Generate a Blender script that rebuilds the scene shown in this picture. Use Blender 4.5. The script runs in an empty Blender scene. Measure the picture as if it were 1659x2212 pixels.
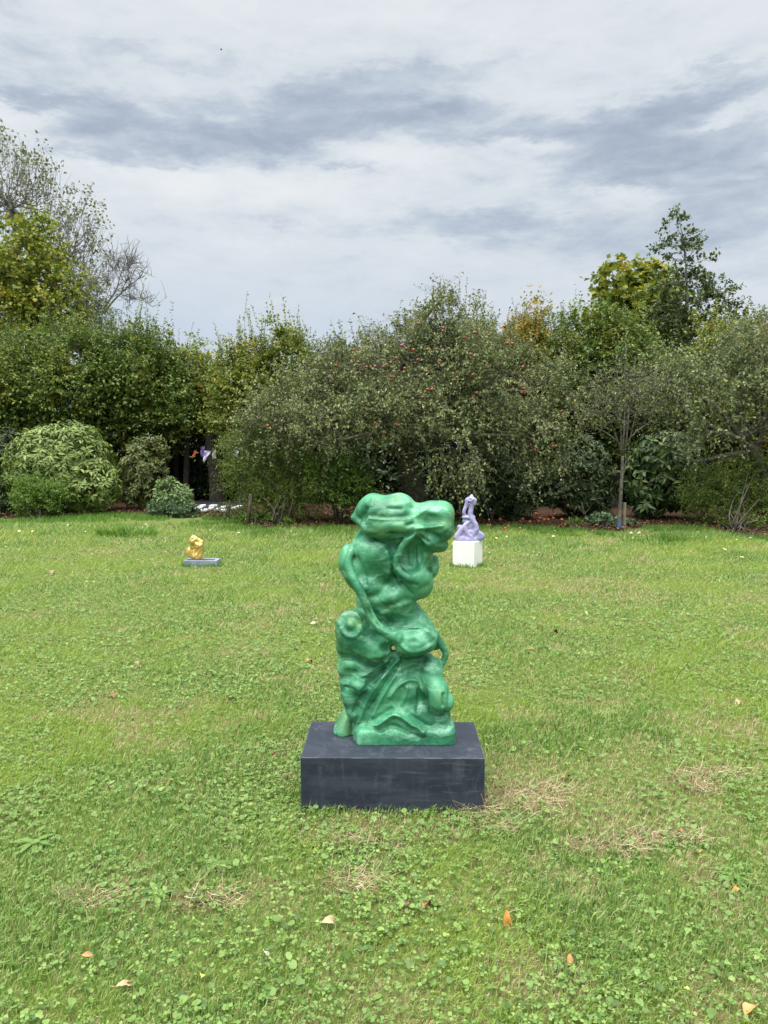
import bpy, math, random
import numpy as np
from mathutils import Vector, Matrix

rng = np.random.default_rng(7)
random.seed(7)
scene = bpy.context.scene
COL = scene.collection

# ------------------------------------------------------------------ camera
CAM_H, PITCH, FPX, CX, CY = 1.60, math.radians(4.6), 1661.0, 829.5, 1106.0
cam_data = bpy.data.cameras.new("camera")
cam_data.sensor_fit = 'VERTICAL'
cam_data.sensor_height = 36.0
cam_data.lens = FPX / 2212.0 * 36.0
cam_data.clip_start, cam_data.clip_end = 0.05, 2000.0
cam = bpy.data.objects.new("camera", cam_data)
cam.location = (0, 0, CAM_H)
cam.rotation_euler = (math.radians(90) - PITCH, 0, 0)
COL.objects.link(cam)
scene.camera = cam
CP, SP = math.cos(PITCH), math.sin(PITCH)

# ------------------------------------------------------------------ world: overcast sky
SKY_K = 0.166
world = bpy.data.worlds.new("World")
scene.world = world
world.use_nodes = True
world.cycles.sampling_method = 'MANUAL'
world.cycles.sample_map_resolution = 512


class NT:
    """small helper for building node trees"""
    def __init__(self, tree):
        self.t = tree
        tree.nodes.clear()

    def n(self, kind, **kw):
        nd = self.t.nodes.new(kind)
        for k, v in kw.items():
            setattr(nd, k, v)
        return nd

    def link(self, a, b):
        self.t.links.new(a, b)

    def put(self, sock, v):
        if isinstance(v, bpy.types.NodeSocket):
            self.link(v, sock)
        else:
            sock.default_value = v

    def math(self, op, a, b=0.0, c=0.0, clamp=False):
        m = self.n('ShaderNodeMath', operation=op, use_clamp=clamp)
        self.put(m.inputs[0], a); self.put(m.inputs[1], b); self.put(m.inputs[2], c)
        return m.outputs[0]

    def vmath(self, op, a, b=(0, 0, 0), out=0):
        m = self.n('ShaderNodeVectorMath', operation=op)
        self.put(m.inputs[0], a); self.put(m.inputs[1], b)
        return m.outputs['Value'] if out else m.outputs[0]

    def scale(self, v, s):
        m = self.n('ShaderNodeVectorMath', operation='SCALE')
        self.put(m.inputs[0], v); self.put(m.inputs['Scale'], s)
        return m.outputs[0]

    def noise(self, vec, scale, detail=4.0, rough=0.55, dist=0.0, color=False):
        m = self.n('ShaderNodeTexNoise')
        if vec is not None:
            self.link(vec, m.inputs['Vector'])
        m.inputs['Scale'].default_value = scale
        m.inputs['Detail'].default_value = detail
        m.inputs['Roughness'].default_value = rough
        m.inputs['Distortion'].default_value = dist
        return m.outputs['Color' if color else 'Fac']

    def smooth(self, v, lo, hi, t0=0.0, t1=1.0):
        m = self.n('ShaderNodeMapRange', interpolation_type='SMOOTHSTEP')
        self.put(m.inputs['Value'], v)
        for k, x in (('From Min', lo), ('From Max', hi), ('To Min', t0), ('To Max', t1)):
            m.inputs[k].default_value = x
        return m.outputs[0]

    def mix(self, f, a, b, blend='MIX'):
        m = self.n('ShaderNodeMix', data_type='RGBA', blend_type=blend)
        self.put(m.inputs[0], f)
        for s, v in ((m.inputs[6], a), (m.inputs[7], b)):
            if isinstance(v, bpy.types.NodeSocket):
                self.link(v, s)
            else:
                s.default_value = (*v, 1.0) if len(v) == 3 else v
        return m.outputs[2]

    def ramp(self, f, stops, interp='LINEAR'):
        m = self.n('ShaderNodeValToRGB')
        cr = m.color_ramp
        cr.interpolation = interp
        while len(cr.elements) < len(stops):
            cr.elements.new(0.5)
        for e, (p, c) in zip(cr.elements, stops):
            e.position = p
            e.color = (*c, 1.0)
        self.put(m.inputs[0], f)
        return m.outputs[0]


def ray_dir(px, py):
    dx, dy = (px - CX) / FPX, (CY - py) / FPX
    return np.array([dx, CP + dy * SP, dy * CP - SP])


def azel(px, py):
    d = ray_dir(px, py)
    return math.atan2(d[0], d[1]), math.atan2(d[2], math.hypot(d[0], d[1]))


SUN_EL, SUN_AZ = math.radians(77), math.radians(200)      # azimuth clockwise from +Y
w = NT(world.node_tree)
tc = w.n('ShaderNodeTexCoord')
D = tc.outputs['Generated']
sp = w.n('ShaderNodeSeparateXYZ'); w.link(D, sp.inputs[0])
az = w.math('ARCTAN2', sp.outputs[0], sp.outputs[1])
el = w.math('ARCSINE', sp.outputs[2])
ae = w.n('ShaderNodeCombineXYZ'); w.link(az, ae.inputs[0]); w.link(el, ae.inputs[1])
mp = w.n('ShaderNodeMapping'); w.link(D, mp.inputs[0]); mp.inputs['Scale'].default_value = (1.0, 1.0, 3.0)
DS = mp.outputs[0]
wc = w.noise(DS, 5.0, 6.0, 0.6, 0.0, True)
warp = w.vmath('MULTIPLY', w.vmath('SUBTRACT', wc, (0.5, 0.5, 0.5)), (0.22, 0.080, 0.0))
wc2 = w.noise(DS, 22.0, 5.0, 0.62, 0.0, True)
warp2 = w.vmath('MULTIPLY', w.vmath('SUBTRACT', wc2, (0.5, 0.5, 0.5)), (0.09, 0.050, 0.0))
aew = w.vmath('ADD', w.vmath('ADD', ae.outputs[0], warp), warp2)
# (x, y, half length, half height, tilt in degrees, strength); dark cloud banks then bright gaps
CLOUDS = [(560, 285, 210, 30, 8, .95), (680, 205, 150, 30, 8, .60), (250, 250, 120, 26, 3, .65), (960, 238, 120, 28, 0, .75),
          (1190, 292, 170, 26, 2, .75), (1380, 335, 170, 34, 4, .80), (1580, 380, 130, 44, 0, .75), (1540, 212, 140, 18, 8, .55),
          (50, 200, 80, 16, 2, .55), (190, 322, 80, 12, 6, .50), (350, 350, 90, 8, 4, .45), (1080, 495, 190, 24, -2, .55),
          (1480, 500, 170, 36, 0, .50), (400, 125, 190, 18, 5, .30), (770, 355, 120, 10, -6, .45), (1560, 150, 80, 10, 5, .35),
          (1600, 590, 140, 22, 0, .35), (600, 500, 140, 10, -2, .22), (40, 60, 70, 40, 0, .3), (1000, 140, 200, 10, 4, .2),
          (520, 395, 260, 34, -3, -.55), (900, 340, 80, 18, -10, -.50), (60, 240, 70, 10, 0, -.45), (1120, 345, 90, 14, -8, -.4),
          (1330, 410, 60, 16, 0, -.35), (640, 560, 240, 60, 0, -.18), (900, 40, 500, 60, 0, -.2), (1560, 260, 90, 12, 6, -.35)]
tot = None
for (bx, by, sx, sy, rot, amp) in CLOUDS:
    a0, e0 = azel(bx, by)
    m = w.n('ShaderNodeMapping', vector_type='TEXTURE')
    w.link(aew, m.inputs[0])
    m.inputs['Location'].default_value = (a0, e0, 0)
    m.inputs['Rotation'].default_value = (0, 0, math.radians(rot))
    m.inputs['Scale'].default_value = (sx / FPX, sy / FPX, 1)
    r2 = w.vmath('DOT_PRODUCT', m.outputs[0], m.outputs[0], out=1)
    w.link(m.outputs[0], r2.node.inputs[1])
    g = w.math('MULTIPLY', w.math('POWER', 0.5, r2), amp * .85)
    tot = g if tot is None else w.math('ADD', tot, g)
n1 = w.noise(DS, 6.5, 7.0, 0.60, 0.4)
n2 = w.noise(DS, 2.2, 5.0, 0.55, 0.2)
n3 = w.noise(DS, 17.0, 6.0, 0.68, 0.3)
n4 = w.smooth(w.noise(DS, 11.0, 7.0, .66, .5), .32, .66, .62, 1.18)
tot = w.math('MULTIPLY', tot, n4)
nz = w.math('MULTIPLY', w.math('SUBTRACT', n1, 0.5), 0.85)
nz = w.math('ADD', nz, w.math('MULTIPLY', w.math('SUBTRACT', n2, 0.5), 0.35))
nz = w.math('ADD', nz, w.math('MULTIPLY', w.math('SUBTRACT', n3, 0.5), 0.62))
den = w.math('ADD', tot, w.math('MULTIPLY', nz, w.smooth(el, 0.08, 0.30, 0.40, 1.0)))
cl = w.ramp(w.smooth(den, -0.75, 1.05), [(0.0, (.82, .845, .86)), (.22, (.755, .795, .825)), (.42, (.68, .73, .775)), (.64, (.53, .595, .675)), (1.0, (.36, .425, .525))])
low = w.math('MULTIPLY', w.smooth(el, 0.30, 0.02), w.smooth(w.math('ADD', az, w.math('MULTIPLY', n2, 0.3)), 0.7, -0.25, 0.25, 0.9))
cl = w.mix(low, cl, (.46, .565, .73))
sky = w.n('ShaderNodeTexSky', sky_type='NISHITA')
sky.sun_disc = False
sky.sun_elevation, sky.sun_rotation = SUN_EL, SUN_AZ
sky.air_density, sky.dust_density = 1.0, 2.0
SKY_STRENGTH = 0.10
clx = w.scale(cl, SKY_K / SKY_STRENGTH)
final = w.mix(0.985, sky.outputs[0], clx)
bg = w.n('ShaderNodeBackground'); w.link(final, bg.inputs[0]); bg.inputs[1].default_value = SKY_STRENGTH
wo = w.n('ShaderNodeOutputWorld'); w.link(bg.outputs[0], wo.inputs[0])

# ------------------------------------------------------------------ sun behind the cloud
sd = bpy.data.lights.new("sun", 'SUN')
sd.energy, sd.angle, sd.color = 1.5, math.radians(75), (1.0, 0.985, 0.955)
sun = bpy.data.objects.new("sun", sd)
sdir = Vector((math.sin(SUN_AZ) * math.cos(SUN_EL), math.cos(SUN_AZ) * math.cos(SUN_EL), math.sin(SUN_EL)))
sun.rotation_euler = sdir.to_track_quat('Z', 'Y').to_euler()
sun.location = sdir * 60
COL.objects.link(sun)

# ------------------------------------------------------------------ exposure, sampling
vs = scene.view_settings
vs.view_transform, vs.look, vs.gamma, vs.exposure = 'Standard', 'None', 1.0, 2.6
vs.use_curve_mapping = False
scene.cycles.use_denoising = True
scene.cycles.max_bounces = 6
scene.cycles.diffuse_bounces = 4
scene.cycles.glossy_bounces = 2
scene.cycles.transmission_bounces = 3
scene.cycles.transparent_max_bounces = 4
scene.cycles.use_adaptive_sampling = False
scene.cycles.sample_clamp_indirect = 4.0


# ------------------------------------------------------------------ places: from a direction seen in the photo to a point in the garden
def P(px, py, Y):
    d = ray_dir(px, py)
    return np.array([d[0] * Y / d[1], Y, CAM_H + d[2] * Y / d[1]])


def G(px, py, z=0.0):
    d = ray_dir(px, py)
    k = (z - CAM_H) / d[2]
    return np.array([d[0] * k, d[1] * k, z])


def to_px(V):
    x, y, z = V[:, 0], V[:, 1], V[:, 2] - CAM_H
    fwd, up = y * CP - z * SP, z * CP + y * SP
    return CX + FPX * x / fwd, CY - FPX * up / fwd


# ------------------------------------------------------------------ mesh helpers
def mesh_from(name, V, F, mats=(), smooth=False, mat_idx=None):
    """V (n,3); F (m,k) array or a list of such arrays"""
    Fs = [f for f in (F if isinstance(F, list) else [F]) if len(f)]
    me = bpy.data.meshes.new(name)
    V = np.ascontiguousarray(V, dtype=np.float32)
    me.vertices.add(len(V))
    me.vertices.foreach_set('co', V.ravel())
    loops = np.concatenate([f.ravel() for f in Fs]).astype(np.int32)
    sizes = np.concatenate([np.full(len(f), f.shape[1], np.int32) for f in Fs])
    starts = np.concatenate([[0], np.cumsum(sizes)[:-1]]).astype(np.int32)
    me.loops.add(len(loops))
    me.loops.foreach_set('vertex_index', loops)
    me.polygons.add(len(sizes))
    me.polygons.foreach_set('loop_start', starts)
    me.polygons.foreach_set('use_smooth', np.full(len(sizes), smooth, dtype=bool))
    if mat_idx is not None:
        me.polygons.foreach_set('material_index', np.asarray(mat_idx, np.int32))
    for m in mats:
        me.materials.append(m)
    me.update(calc_edges=True)
    return me


def put(name, me, parent=None, loc=None, **props):
    o = bpy.data.objects.new(name, me)
    COL.objects.link(o)
    if loc is not None:
        o.location = loc
    if parent is not None:
        o.parent = parent
    for k, v in props.items():
        o[k] = v
    return o


def thing(name, label, cat, loc, group=None):
    o = bpy.data.objects.new(name, None)
    o.empty_display_size = 0.1
    COL.objects.link(o)
    o.location = loc
    o['label'], o['category'] = label, cat
    if group:
        o['group'] = group
    return o


def unit(v):
    return v / np.maximum(np.linalg.norm(v, axis=-1, keepdims=True), 1e-9)


class Acc:
    """collects vertices and faces of one mesh"""
    def __init__(self):
        self.v, self.f, self.n = [], {}, 0

    def add(self, V, F):
        V = np.asarray(V, float).reshape(-1, 3)
        self.v.append(V)
        for f in (F if isinstance(F, list) else [F]):
            self.f.setdefault(f.shape[1], []).append(f + self.n)
        self.n += len(V)

    def mesh(self, name, mats=(), off=None, smooth=False):
        V = np.concatenate(self.v)
        if off is not None:
            V = V - np.asarray(off)
        return mesh_from(name, V, [np.concatenate(x) for x in self.f.values()], mats, smooth)


def tubes(A, B, ra, rb, k=4):
    """separate tapered tubes from A to B"""
    A, B = np.asarray(A, float), np.asarray(B, float)
    n = len(A)
    d = unit(B - A)
    ref = np.where(np.abs(d[:, 2:3]) > 0.9, np.array([[1.0, 0, 0]]), np.array([[0, 0, 1.0]]))
    u = unit(np.cross(d, ref)); v = np.cross(d, u)
    ang = np.arange(k) * 2 * math.pi / k
    ring = u[:, None, :] * np.cos(ang)[None, :, None] + v[:, None, :] * np.sin(ang)[None, :, None]
    V = np.stack([A[:, None] + ring * np.reshape(ra, (-1, 1, 1)), B[:, None] + ring * np.reshape(rb, (-1, 1, 1))], 1)
    i = np.arange(k); j = (i + 1) % k
    f = np.stack([i, j, j + k, i + k], 1)
    F = (f[None] + (np.arange(n) * 2 * k)[:, None, None]).reshape(-1, 4)
    return V.reshape(-1, 3), F


def curve_tube(pts, rad, k=8, caps=True):
    """one smooth tube along a polyline"""
    pts = np.asarray(pts, float); rad = np.broadcast_to(np.asarray(rad, float), (len(pts),))
    t = unit(np.gradient(pts, axis=0))
    u = np.cross(t[0], [0.3, 0.2, 1.0] if abs(t[0][2]) < .9 else [1.0, 0.1, 0]); u /= np.linalg.norm(u)
    V = []
    for p, d, r in zip(pts, t, rad):
        u = u - d * np.dot(u, d); u /= np.linalg.norm(u); v = np.cross(d, u)
        a = np.arange(k) * 2 * math.pi / k
        V.append(p + r * (np.cos(a)[:, None] * u + np.sin(a)[:, None] * v))
    V = np.concatenate(V)
    i = np.arange(k); j = (i + 1) % k
    F = np.concatenate([np.stack([i + s * k, j + s * k, j + (s + 1) * k, i + (s + 1) * k], 1) for s in range(len(pts) - 1)])
    if caps:
        return V, [F, np.array([i[::-1]]), np.array([i + (len(pts) - 1) * k])]
    return V, F


def smooth_path(pts, n=40):
    pts = np.asarray(pts, float)
    for _ in range(3):
        q = pts[:-1] * .75 + pts[1:] * .25; r = pts[:-1] * .25 + pts[1:] * .75
        pts = np.concatenate([pts[:1], np.stack([q, r], 1).reshape(-1, pts.shape[1]), pts[-1:]])
    s = np.concatenate([[0], np.cumsum(np.linalg.norm(np.diff(pts[:, :3], axis=0), axis=1))])
    t = np.linspace(0, s[-1], n)
    return np.stack([np.interp(t, s, pts[:, c]) for c in range(pts.shape[1])], 1)


def box_mesh(name, sx, sy, sz, mat, bevel=0.004, edge_mat=None):
    """box standing on z = 0 with bevelled edges"""
    import bmesh
    bm = bmesh.new()
    bmesh.ops.create_cube(bm, size=1.0)
    for v in bm.verts:
        v.co = Vector((v.co.x * sx, v.co.y * sy, (v.co.z + .5) * sz))
    bmesh.ops.bevel(bm, geom=bm.edges[:], offset=bevel, segments=2, affect='EDGES', profile=0.6)
    me = bpy.data.meshes.new(name)
    bm.to_mesh(me); bm.free()
    me.materials.append(mat)
    if edge_mat:
        me.materials.append(edge_mat)
        big = .2 * min(sx, sy, sz) ** 2
        for f in me.polygons:
            f.material_index = int(f.area < big)
    return me


def hash2(ix, iy, seed):
    h = (ix.astype(np.int64) * 374761393 + iy.astype(np.int64) * 668265263 + seed * 1442695041) & 0x7fffffff
    h = ((h ^ (h >> 13)) * 1274126177) & 0x7fffffff
    h = h ^ (h >> 16)
    return (h & 0xffff) / 65535.0


def vnoise(x, y, s, seed=0):
    x, y = np.asarray(x) * s, np.asarray(y) * s
    ix, iy = np.floor(x).astype(np.int64), np.floor(y).astype(np.int64)
    fx, fy = x - ix, y - iy
    fx, fy = fx * fx * (3 - 2 * fx), fy * fy * (3 - 2 * fy)
    a, b = hash2(ix, iy, seed), hash2(ix + 1, iy, seed)
    c, d = hash2(ix, iy + 1, seed), hash2(ix + 1, iy + 1, seed)
    return (a * (1 - fx) + b * fx) * (1 - fy) + (c * (1 - fx) + d * fx) * fy


def fbm(x, y, s, seed=0, o=3):
    t, a, n = 0, 1.0, 0
    for i in range(o):
        t = t + a * vnoise(x, y, s * 2 ** i, seed + i * 17); n += a; a *= .5
    return t / n


# ------------------------------------------------------------------ materials
def new_mat(name):
    m = bpy.data.materials.new(name)
    m.use_nodes = True
    return m, NT(m.node_tree)


def leaf_mat(name, stops, rough=0.5, transl=0.25, patch=None, spec=0.35, variegate=None):
    m, t = new_mat(name)
    ge = t.n('ShaderNodeNewGeometry'); oi = t.n('ShaderNodeObjectInfo')
    r = t.math('FRACT', t.math('ADD', ge.outputs['Random Per Island'], t.math('MULTIPLY', oi.outputs['Random'], 7.31)))
    tcn = t.n('ShaderNodeTexCoord')
    c = t.ramp(r, stops)
    if patch:                                            # sprays of leaves that have turned: (scale, lo, hi, colour)
        geo = ge.outputs['Position']
        f = t.smooth(t.noise(geo, patch[0], 2.0, .5), patch[1], patch[2])
        c = t.mix(f, c, patch[3])
    if variegate:
        f = t.smooth(t.noise(ge.outputs['Position'], 55.0, 2.0, .6), 0.50, 0.58)
        c = t.mix(t.math('MULTIPLY', f, 0.65), c, variegate)
    b = t.n('ShaderNodeBsdfPrincipled')
    t.link(c, b.inputs['Base Color'])
    b.inputs['Roughness'].default_value = rough
    b.inputs['Specular IOR Level'].default_value = spec
    tr = t.n('ShaderNodeBsdfTranslucent')
    t.link(t.mix(0.5, c, (1.0, 1.0, .25), 'MULTIPLY'), tr.inputs[0])
    mx = t.n('ShaderNodeMixShader'); mx.inputs[0].default_value = transl
    t.link(b.outputs[0], mx.inputs[1]); t.link(tr.outputs[0], mx.inputs[2])
    o = t.n('ShaderNodeOutputMaterial'); t.link(mx.outputs[0], o.inputs[0])
    return m


def plain_mat(name, color, rough=0.6, var=None, scale=20.0, bump=0.0, bscale=60.0, metal=0.0, stretch=(1, 1, 1), detail=5.0, spec=0.4, lo=.35, hi=.65):
    m, t = new_mat(name)
    tcn = t.n('ShaderNodeTexCoord')
    mpn = t.n('ShaderNodeMapping'); t.link(tcn.outputs['Object'], mpn.inputs[0]); mpn.inputs['Scale'].default_value = stretch
    b = t.n('ShaderNodeBsdfPrincipled')
    if var is not None:
        f = t.smooth(t.noise(mpn.outputs[0], scale, detail, .6, .3), lo, hi)
        t.link(t.mix(f, color, var), b.inputs['Base Color'])
    else:
        b.inputs['Base Color'].default_value = (*color, 1)
    b.inputs['Roughness'].default_value = rough
    b.inputs['Metallic'].default_value = metal
    b.inputs['Specular IOR Level'].default_value = spec
    if bump:
        bp = t.n('ShaderNodeBump'); bp.inputs['Strength'].default_value = bump; bp.inputs['Distance'].default_value = 0.01
        t.link(t.noise(mpn.outputs[0], bscale, 5.0, .6), bp.inputs['Height']); t.link(bp.outputs[0], b.inputs['Normal'])
    o = t.n('ShaderNodeOutputMaterial'); t.link(b.outputs[0], o.inputs[0])
    return m


# ------------------------------------------------------------------ sculpting: blended solids meshed by surface nets
class Sculpt:
    def __init__(self, lo, hi, h, Y0):
        self.lo, self.h, self.Y0 = np.asarray(lo, float), h, Y0
        self.s = Y0 / FPX
        self.kmul = 1.0
        self.n = np.ceil((np.asarray(hi) - self.lo) / h).astype(int) + 1
        self.F = np.full(self.n, 1.0, np.float32)
        self.ax = [self.lo[i] + np.arange(self.n[i]) * h for i in range(3)]

    def pt(self, x, y, f=0.0):                       # f: how far the point stands in front of the middle, in the same units as x, y
        return P(x, y, self.Y0 - f * self.s)

    def _box(self, lo, hi):
        i0 = np.clip(np.floor((lo - self.lo) / self.h).astype(int), 0, self.n)
        i1 = np.clip(np.ceil((hi - self.lo) / self.h).astype(int) + 1, 0, self.n)
        sl = tuple(slice(a, b) for a, b in zip(i0, i1))
        return sl, [self.ax[k][sl[k]] for k in range(3)]

    def _apply(self, sl, d, k, op):
        k = k * self.s * self.kmul
        A = self.F[sl]
        if op == 'add':
            hh = np.clip(k - np.abs(A - d), 0, None) / k
            self.F[sl] = np.minimum(A, d) - hh * hh * k * .25
        else:
            d = -d
            hh = np.clip(k - np.abs(A - d), 0, None) / k
            self.F[sl] = np.maximum(A, d) + hh * hh * k * .25

    def ell(self, x, y, f, rx, rz, ry, rot=0.0, k=12.0, op='add', tilt=0.0):
        """ellipsoid; rot turns it in the picture plane (clockwise, degrees), tilt turns its top towards the back"""
        c = self.pt(x, y, f); r = np.array([rx, ry, rz]) * self.s
        m = r.max() + (k + 8) * self.s
        sl, (X, Y, Z) = self._box(c - m, c + m)
        X, Y, Z = np.meshgrid(X - c[0], Y - c[1], Z - c[2], indexing='ij')
        a = math.radians(rot)
        X, Z = X * math.cos(a) - Z * math.sin(a), X * math.sin(a) + Z * math.cos(a)
        if tilt:
            b = math.radians(tilt)
            Y, Z = Y * math.cos(b) - Z * math.sin(b), Y * math.sin(b) + Z * math.cos(b)
        q = np.stack([X / r[0], Y / r[1], Z / r[2]])
        k0 = np.sqrt((q * q).sum(0)) + 1e-6
        q /= r[:, None, None, None]
        k1 = np.sqrt((q * q).sum(0)) + 1e-6
        self._apply(sl, k0 * (k0 - 1) / k1, k, op)

    def path(self, pts, k=6.0, op='add', n=None, flat=1.0):
        """round rod along (x, y, f, radius) points"""
        if n:
            pts = smooth_path(pts, n)
        W = np.array([self.pt(p[0], p[1], p[2]) for p in pts]); R = np.array([p[3] for p in pts]) * self.s
        m = R.max() + (k + 8) * self.s
        sl, (X, Y, Z) = self._box(W.min(0) - m, W.max(0) + m)
        X, Y, Z = np.meshgrid(X, Y, Z, indexing='ij')
        best = None
        for a, b, ra, rb in zip(W[:-1], W[1:], R[:-1], R[1:]):
            ab = b - a; L = max(float(ab @ ab), 1e-12)
            t = np.clip(((X - a[0]) * ab[0] + (Y - a[1]) * ab[1] + (Z - a[2]) * ab[2]) / L, 0, 1)
            d = np.sqrt((X - a[0] - t * ab[0]) ** 2 + ((Y - a[1] - t * ab[1]) / flat) ** 2 + (Z - a[2] - t * ab[2]) ** 2) - (ra + t * (rb - ra))
            best = d if best is None else np.minimum(best, d)
        self._apply(sl, best, k, op)

    def box(self, x0, x1, y0, y1, f0, f1, r=10.0, k=14.0):
        a, b = self.pt(x0, y1, (f0 + f1) / 2), self.pt(x1, y0, (f0 + f1) / 2)
        c = (a + b) / 2; hs = np.array([(b[0] - a[0]) / 2, (f1 - f0) / 2 * self.s, (b[2] - a[2]) / 2]); r *= self.s
        m = hs + (k + 8) * self.s
        sl, (X, Y, Z) = self._box(c - m, c + m)
        X, Y, Z = np.meshgrid(X - c[0], Y - c[1], Z - c[2], indexing='ij')
        q = np.stack([np.abs(X) - hs[0] + r, np.abs(Y) - hs[1] + r, np.abs(Z) - hs[2] + r])
        d = np.sqrt((np.maximum(q, 0) ** 2).sum(0)) + np.minimum(q.max(0), 0) - r
        self._apply(sl, d, k, 'add')

    def floor(self, z):
        self.F = np.maximum(self.F, (z - self.ax[2])[None, None, :].astype(np.float32))

    def mesh(self, name, mat, smooth_it=2, strokes=(), grain=0.0):
        F = self.F
        F[[0, -1]] = F[:, [0, -1]] = F[:, :, [0, -1]] = 1.0
        S = F < 0
        c = np.zeros(np.array(F.shape) - 1, np.int8)
        for dx in (0, 1):
            for dy in (0, 1):
                for dz in (0, 1):
                    c += S[dx:S.shape[0] - 1 + dx, dy:S.shape[1] - 1 + dy, dz:S.shape[2] - 1 + dz]
        I = np.argwhere((c > 0) & (c < 8))
        idx = np.full(c.shape, -1, np.int64); idx[tuple(I.T)] = np.arange(len(I))
        corner = [(a, b, d) for a in (0, 1) for b in (0, 1) for d in (0, 1)]
        val = {q: F[I[:, 0] + q[0], I[:, 1] + q[1], I[:, 2] + q[2]] for q in corner}
        acc, cnt = np.zeros((len(I), 3)), np.zeros(len(I))
        for q in corner:
            for ax in range(3):
                if q[ax] == 0:
                    p = list(q); p[ax] = 1; p = tuple(p)
                    a, b = val[q], val[p]
                    x = (a < 0) != (b < 0)
                    t = np.where(x, a / np.where(x, a - b, 1), 0)
                    pos = np.tile(np.array(q, float), (len(I), 1)); pos[:, ax] = t
                    acc += pos * x[:, None]; cnt += x
        V = self.lo + (I + acc / cnt[:, None]) * self.h
        quads = []
        for ax in range(3):
            b, d = [(1, 2), (2, 0), (0, 1)][ax]
            s0 = [slice(None)] * 3; s1 = [slice(None)] * 3
            s0[ax] = slice(0, -1); s1[ax] = slice(1, None)
            E = np.argwhere(S[tuple(s0)] != S[tuple(s1)])
            E = E[(E[:, b] > 0) & (E[:, d] > 0)]
            ins = S[tuple(s0)][tuple(E.T)]
            e = [E.copy() for _ in range(4)]
            e[1][:, b] -= 1; e[2][:, b] -= 1; e[2][:, d] -= 1; e[3][:, d] -= 1
            qd = np.stack([idx[tuple(x.T)] for x in e], 1)
            qd[~ins] = qd[~ins][:, ::-1]
            quads.append(qd)
        Q = np.concatenate(quads); Q = Q[(Q >= 0).all(1)]
        ed = np.concatenate([Q[:, [0, 1]], Q[:, [1, 2]], Q[:, [2, 3]], Q[:, [3, 0]]])
        zmin = V[:, 2].min()
        lowest = V[:, 2] < zmin + self.h * .9
        for _ in range(smooth_it):
            nb = np.stack([np.bincount(ed[:, 0], V[ed[:, 1], i], len(V)) for i in range(3)], 1)
            cn = np.bincount(ed[:, 0], minlength=len(V))[:, None]
            W = V * .5 + nb / np.maximum(cn, 1) * .5
            W[lowest, 2] = V[lowest, 2]
            V = W
        me = mesh_from(name, V, Q, (mat,), True)
        if strokes or grain:
            N = np.zeros(len(V) * 3, np.float32); me.vertex_normals.foreach_get('vector', N); N = N.reshape(-1, 3)
            px, py = to_px(V)
            face = np.clip((N * unit(np.array([0, 0, CAM_H]) - V)).sum(1) * 1.6 - .1, 0, 1)
            disp = np.zeros(len(V))
            for st in strokes:
                pts, wd, amp = st[0], st[1], st[2]
                pts = smooth_path(np.asarray(pts, float), 14) if len(pts) > 2 else np.asarray(pts, float)
                m = (px > pts[:, 0].min() - 3 * wd) & (px < pts[:, 0].max() + 3 * wd) & (py > pts[:, 1].min() - 3 * wd) & (py < pts[:, 1].max() + 3 * wd)
                x, y = px[m], py[m]
                best = np.full(len(x), 1e9)
                if len(pts) == 1:
                    best = (x - pts[0, 0]) ** 2 + (y - pts[0, 1]) ** 2
                for a, b in zip(pts[:-1], pts[1:]):
                    ab = b - a; L = max(ab @ ab, 1e-9)
                    t = np.clip(((x - a[0]) * ab[0] + (y - a[1]) * ab[1]) / L, 0, 1)
                    best = np.minimum(best, (x - a[0] - t * ab[0]) ** 2 + (y - a[1] - t * ab[1]) ** 2)
                disp[m] += amp * np.exp(-best / wd ** 2)
            disp *= face * self.s
            if grain:
                disp += grain * self.s * ((fbm(V[:, 0] + V[:, 1] * .7, V[:, 2] - V[:, 1] * .4, 14, 3) - .5) * 2 + (fbm(V[:, 0] - V[:, 1] * .6, V[:, 2] + V[:, 1] * .5, 34, 9) - .5))
            disp[lowest] = 0
            V = V + N * disp[:, None]
            V[lowest, 2] = zmin
            me.vertices.foreach_set('co', np.ascontiguousarray(V, np.float32).ravel())
            me.update()
        return me


def recentre(me, loc):
    me.transform(Matrix.Translation(-Vector(loc)))
    return me


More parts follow.
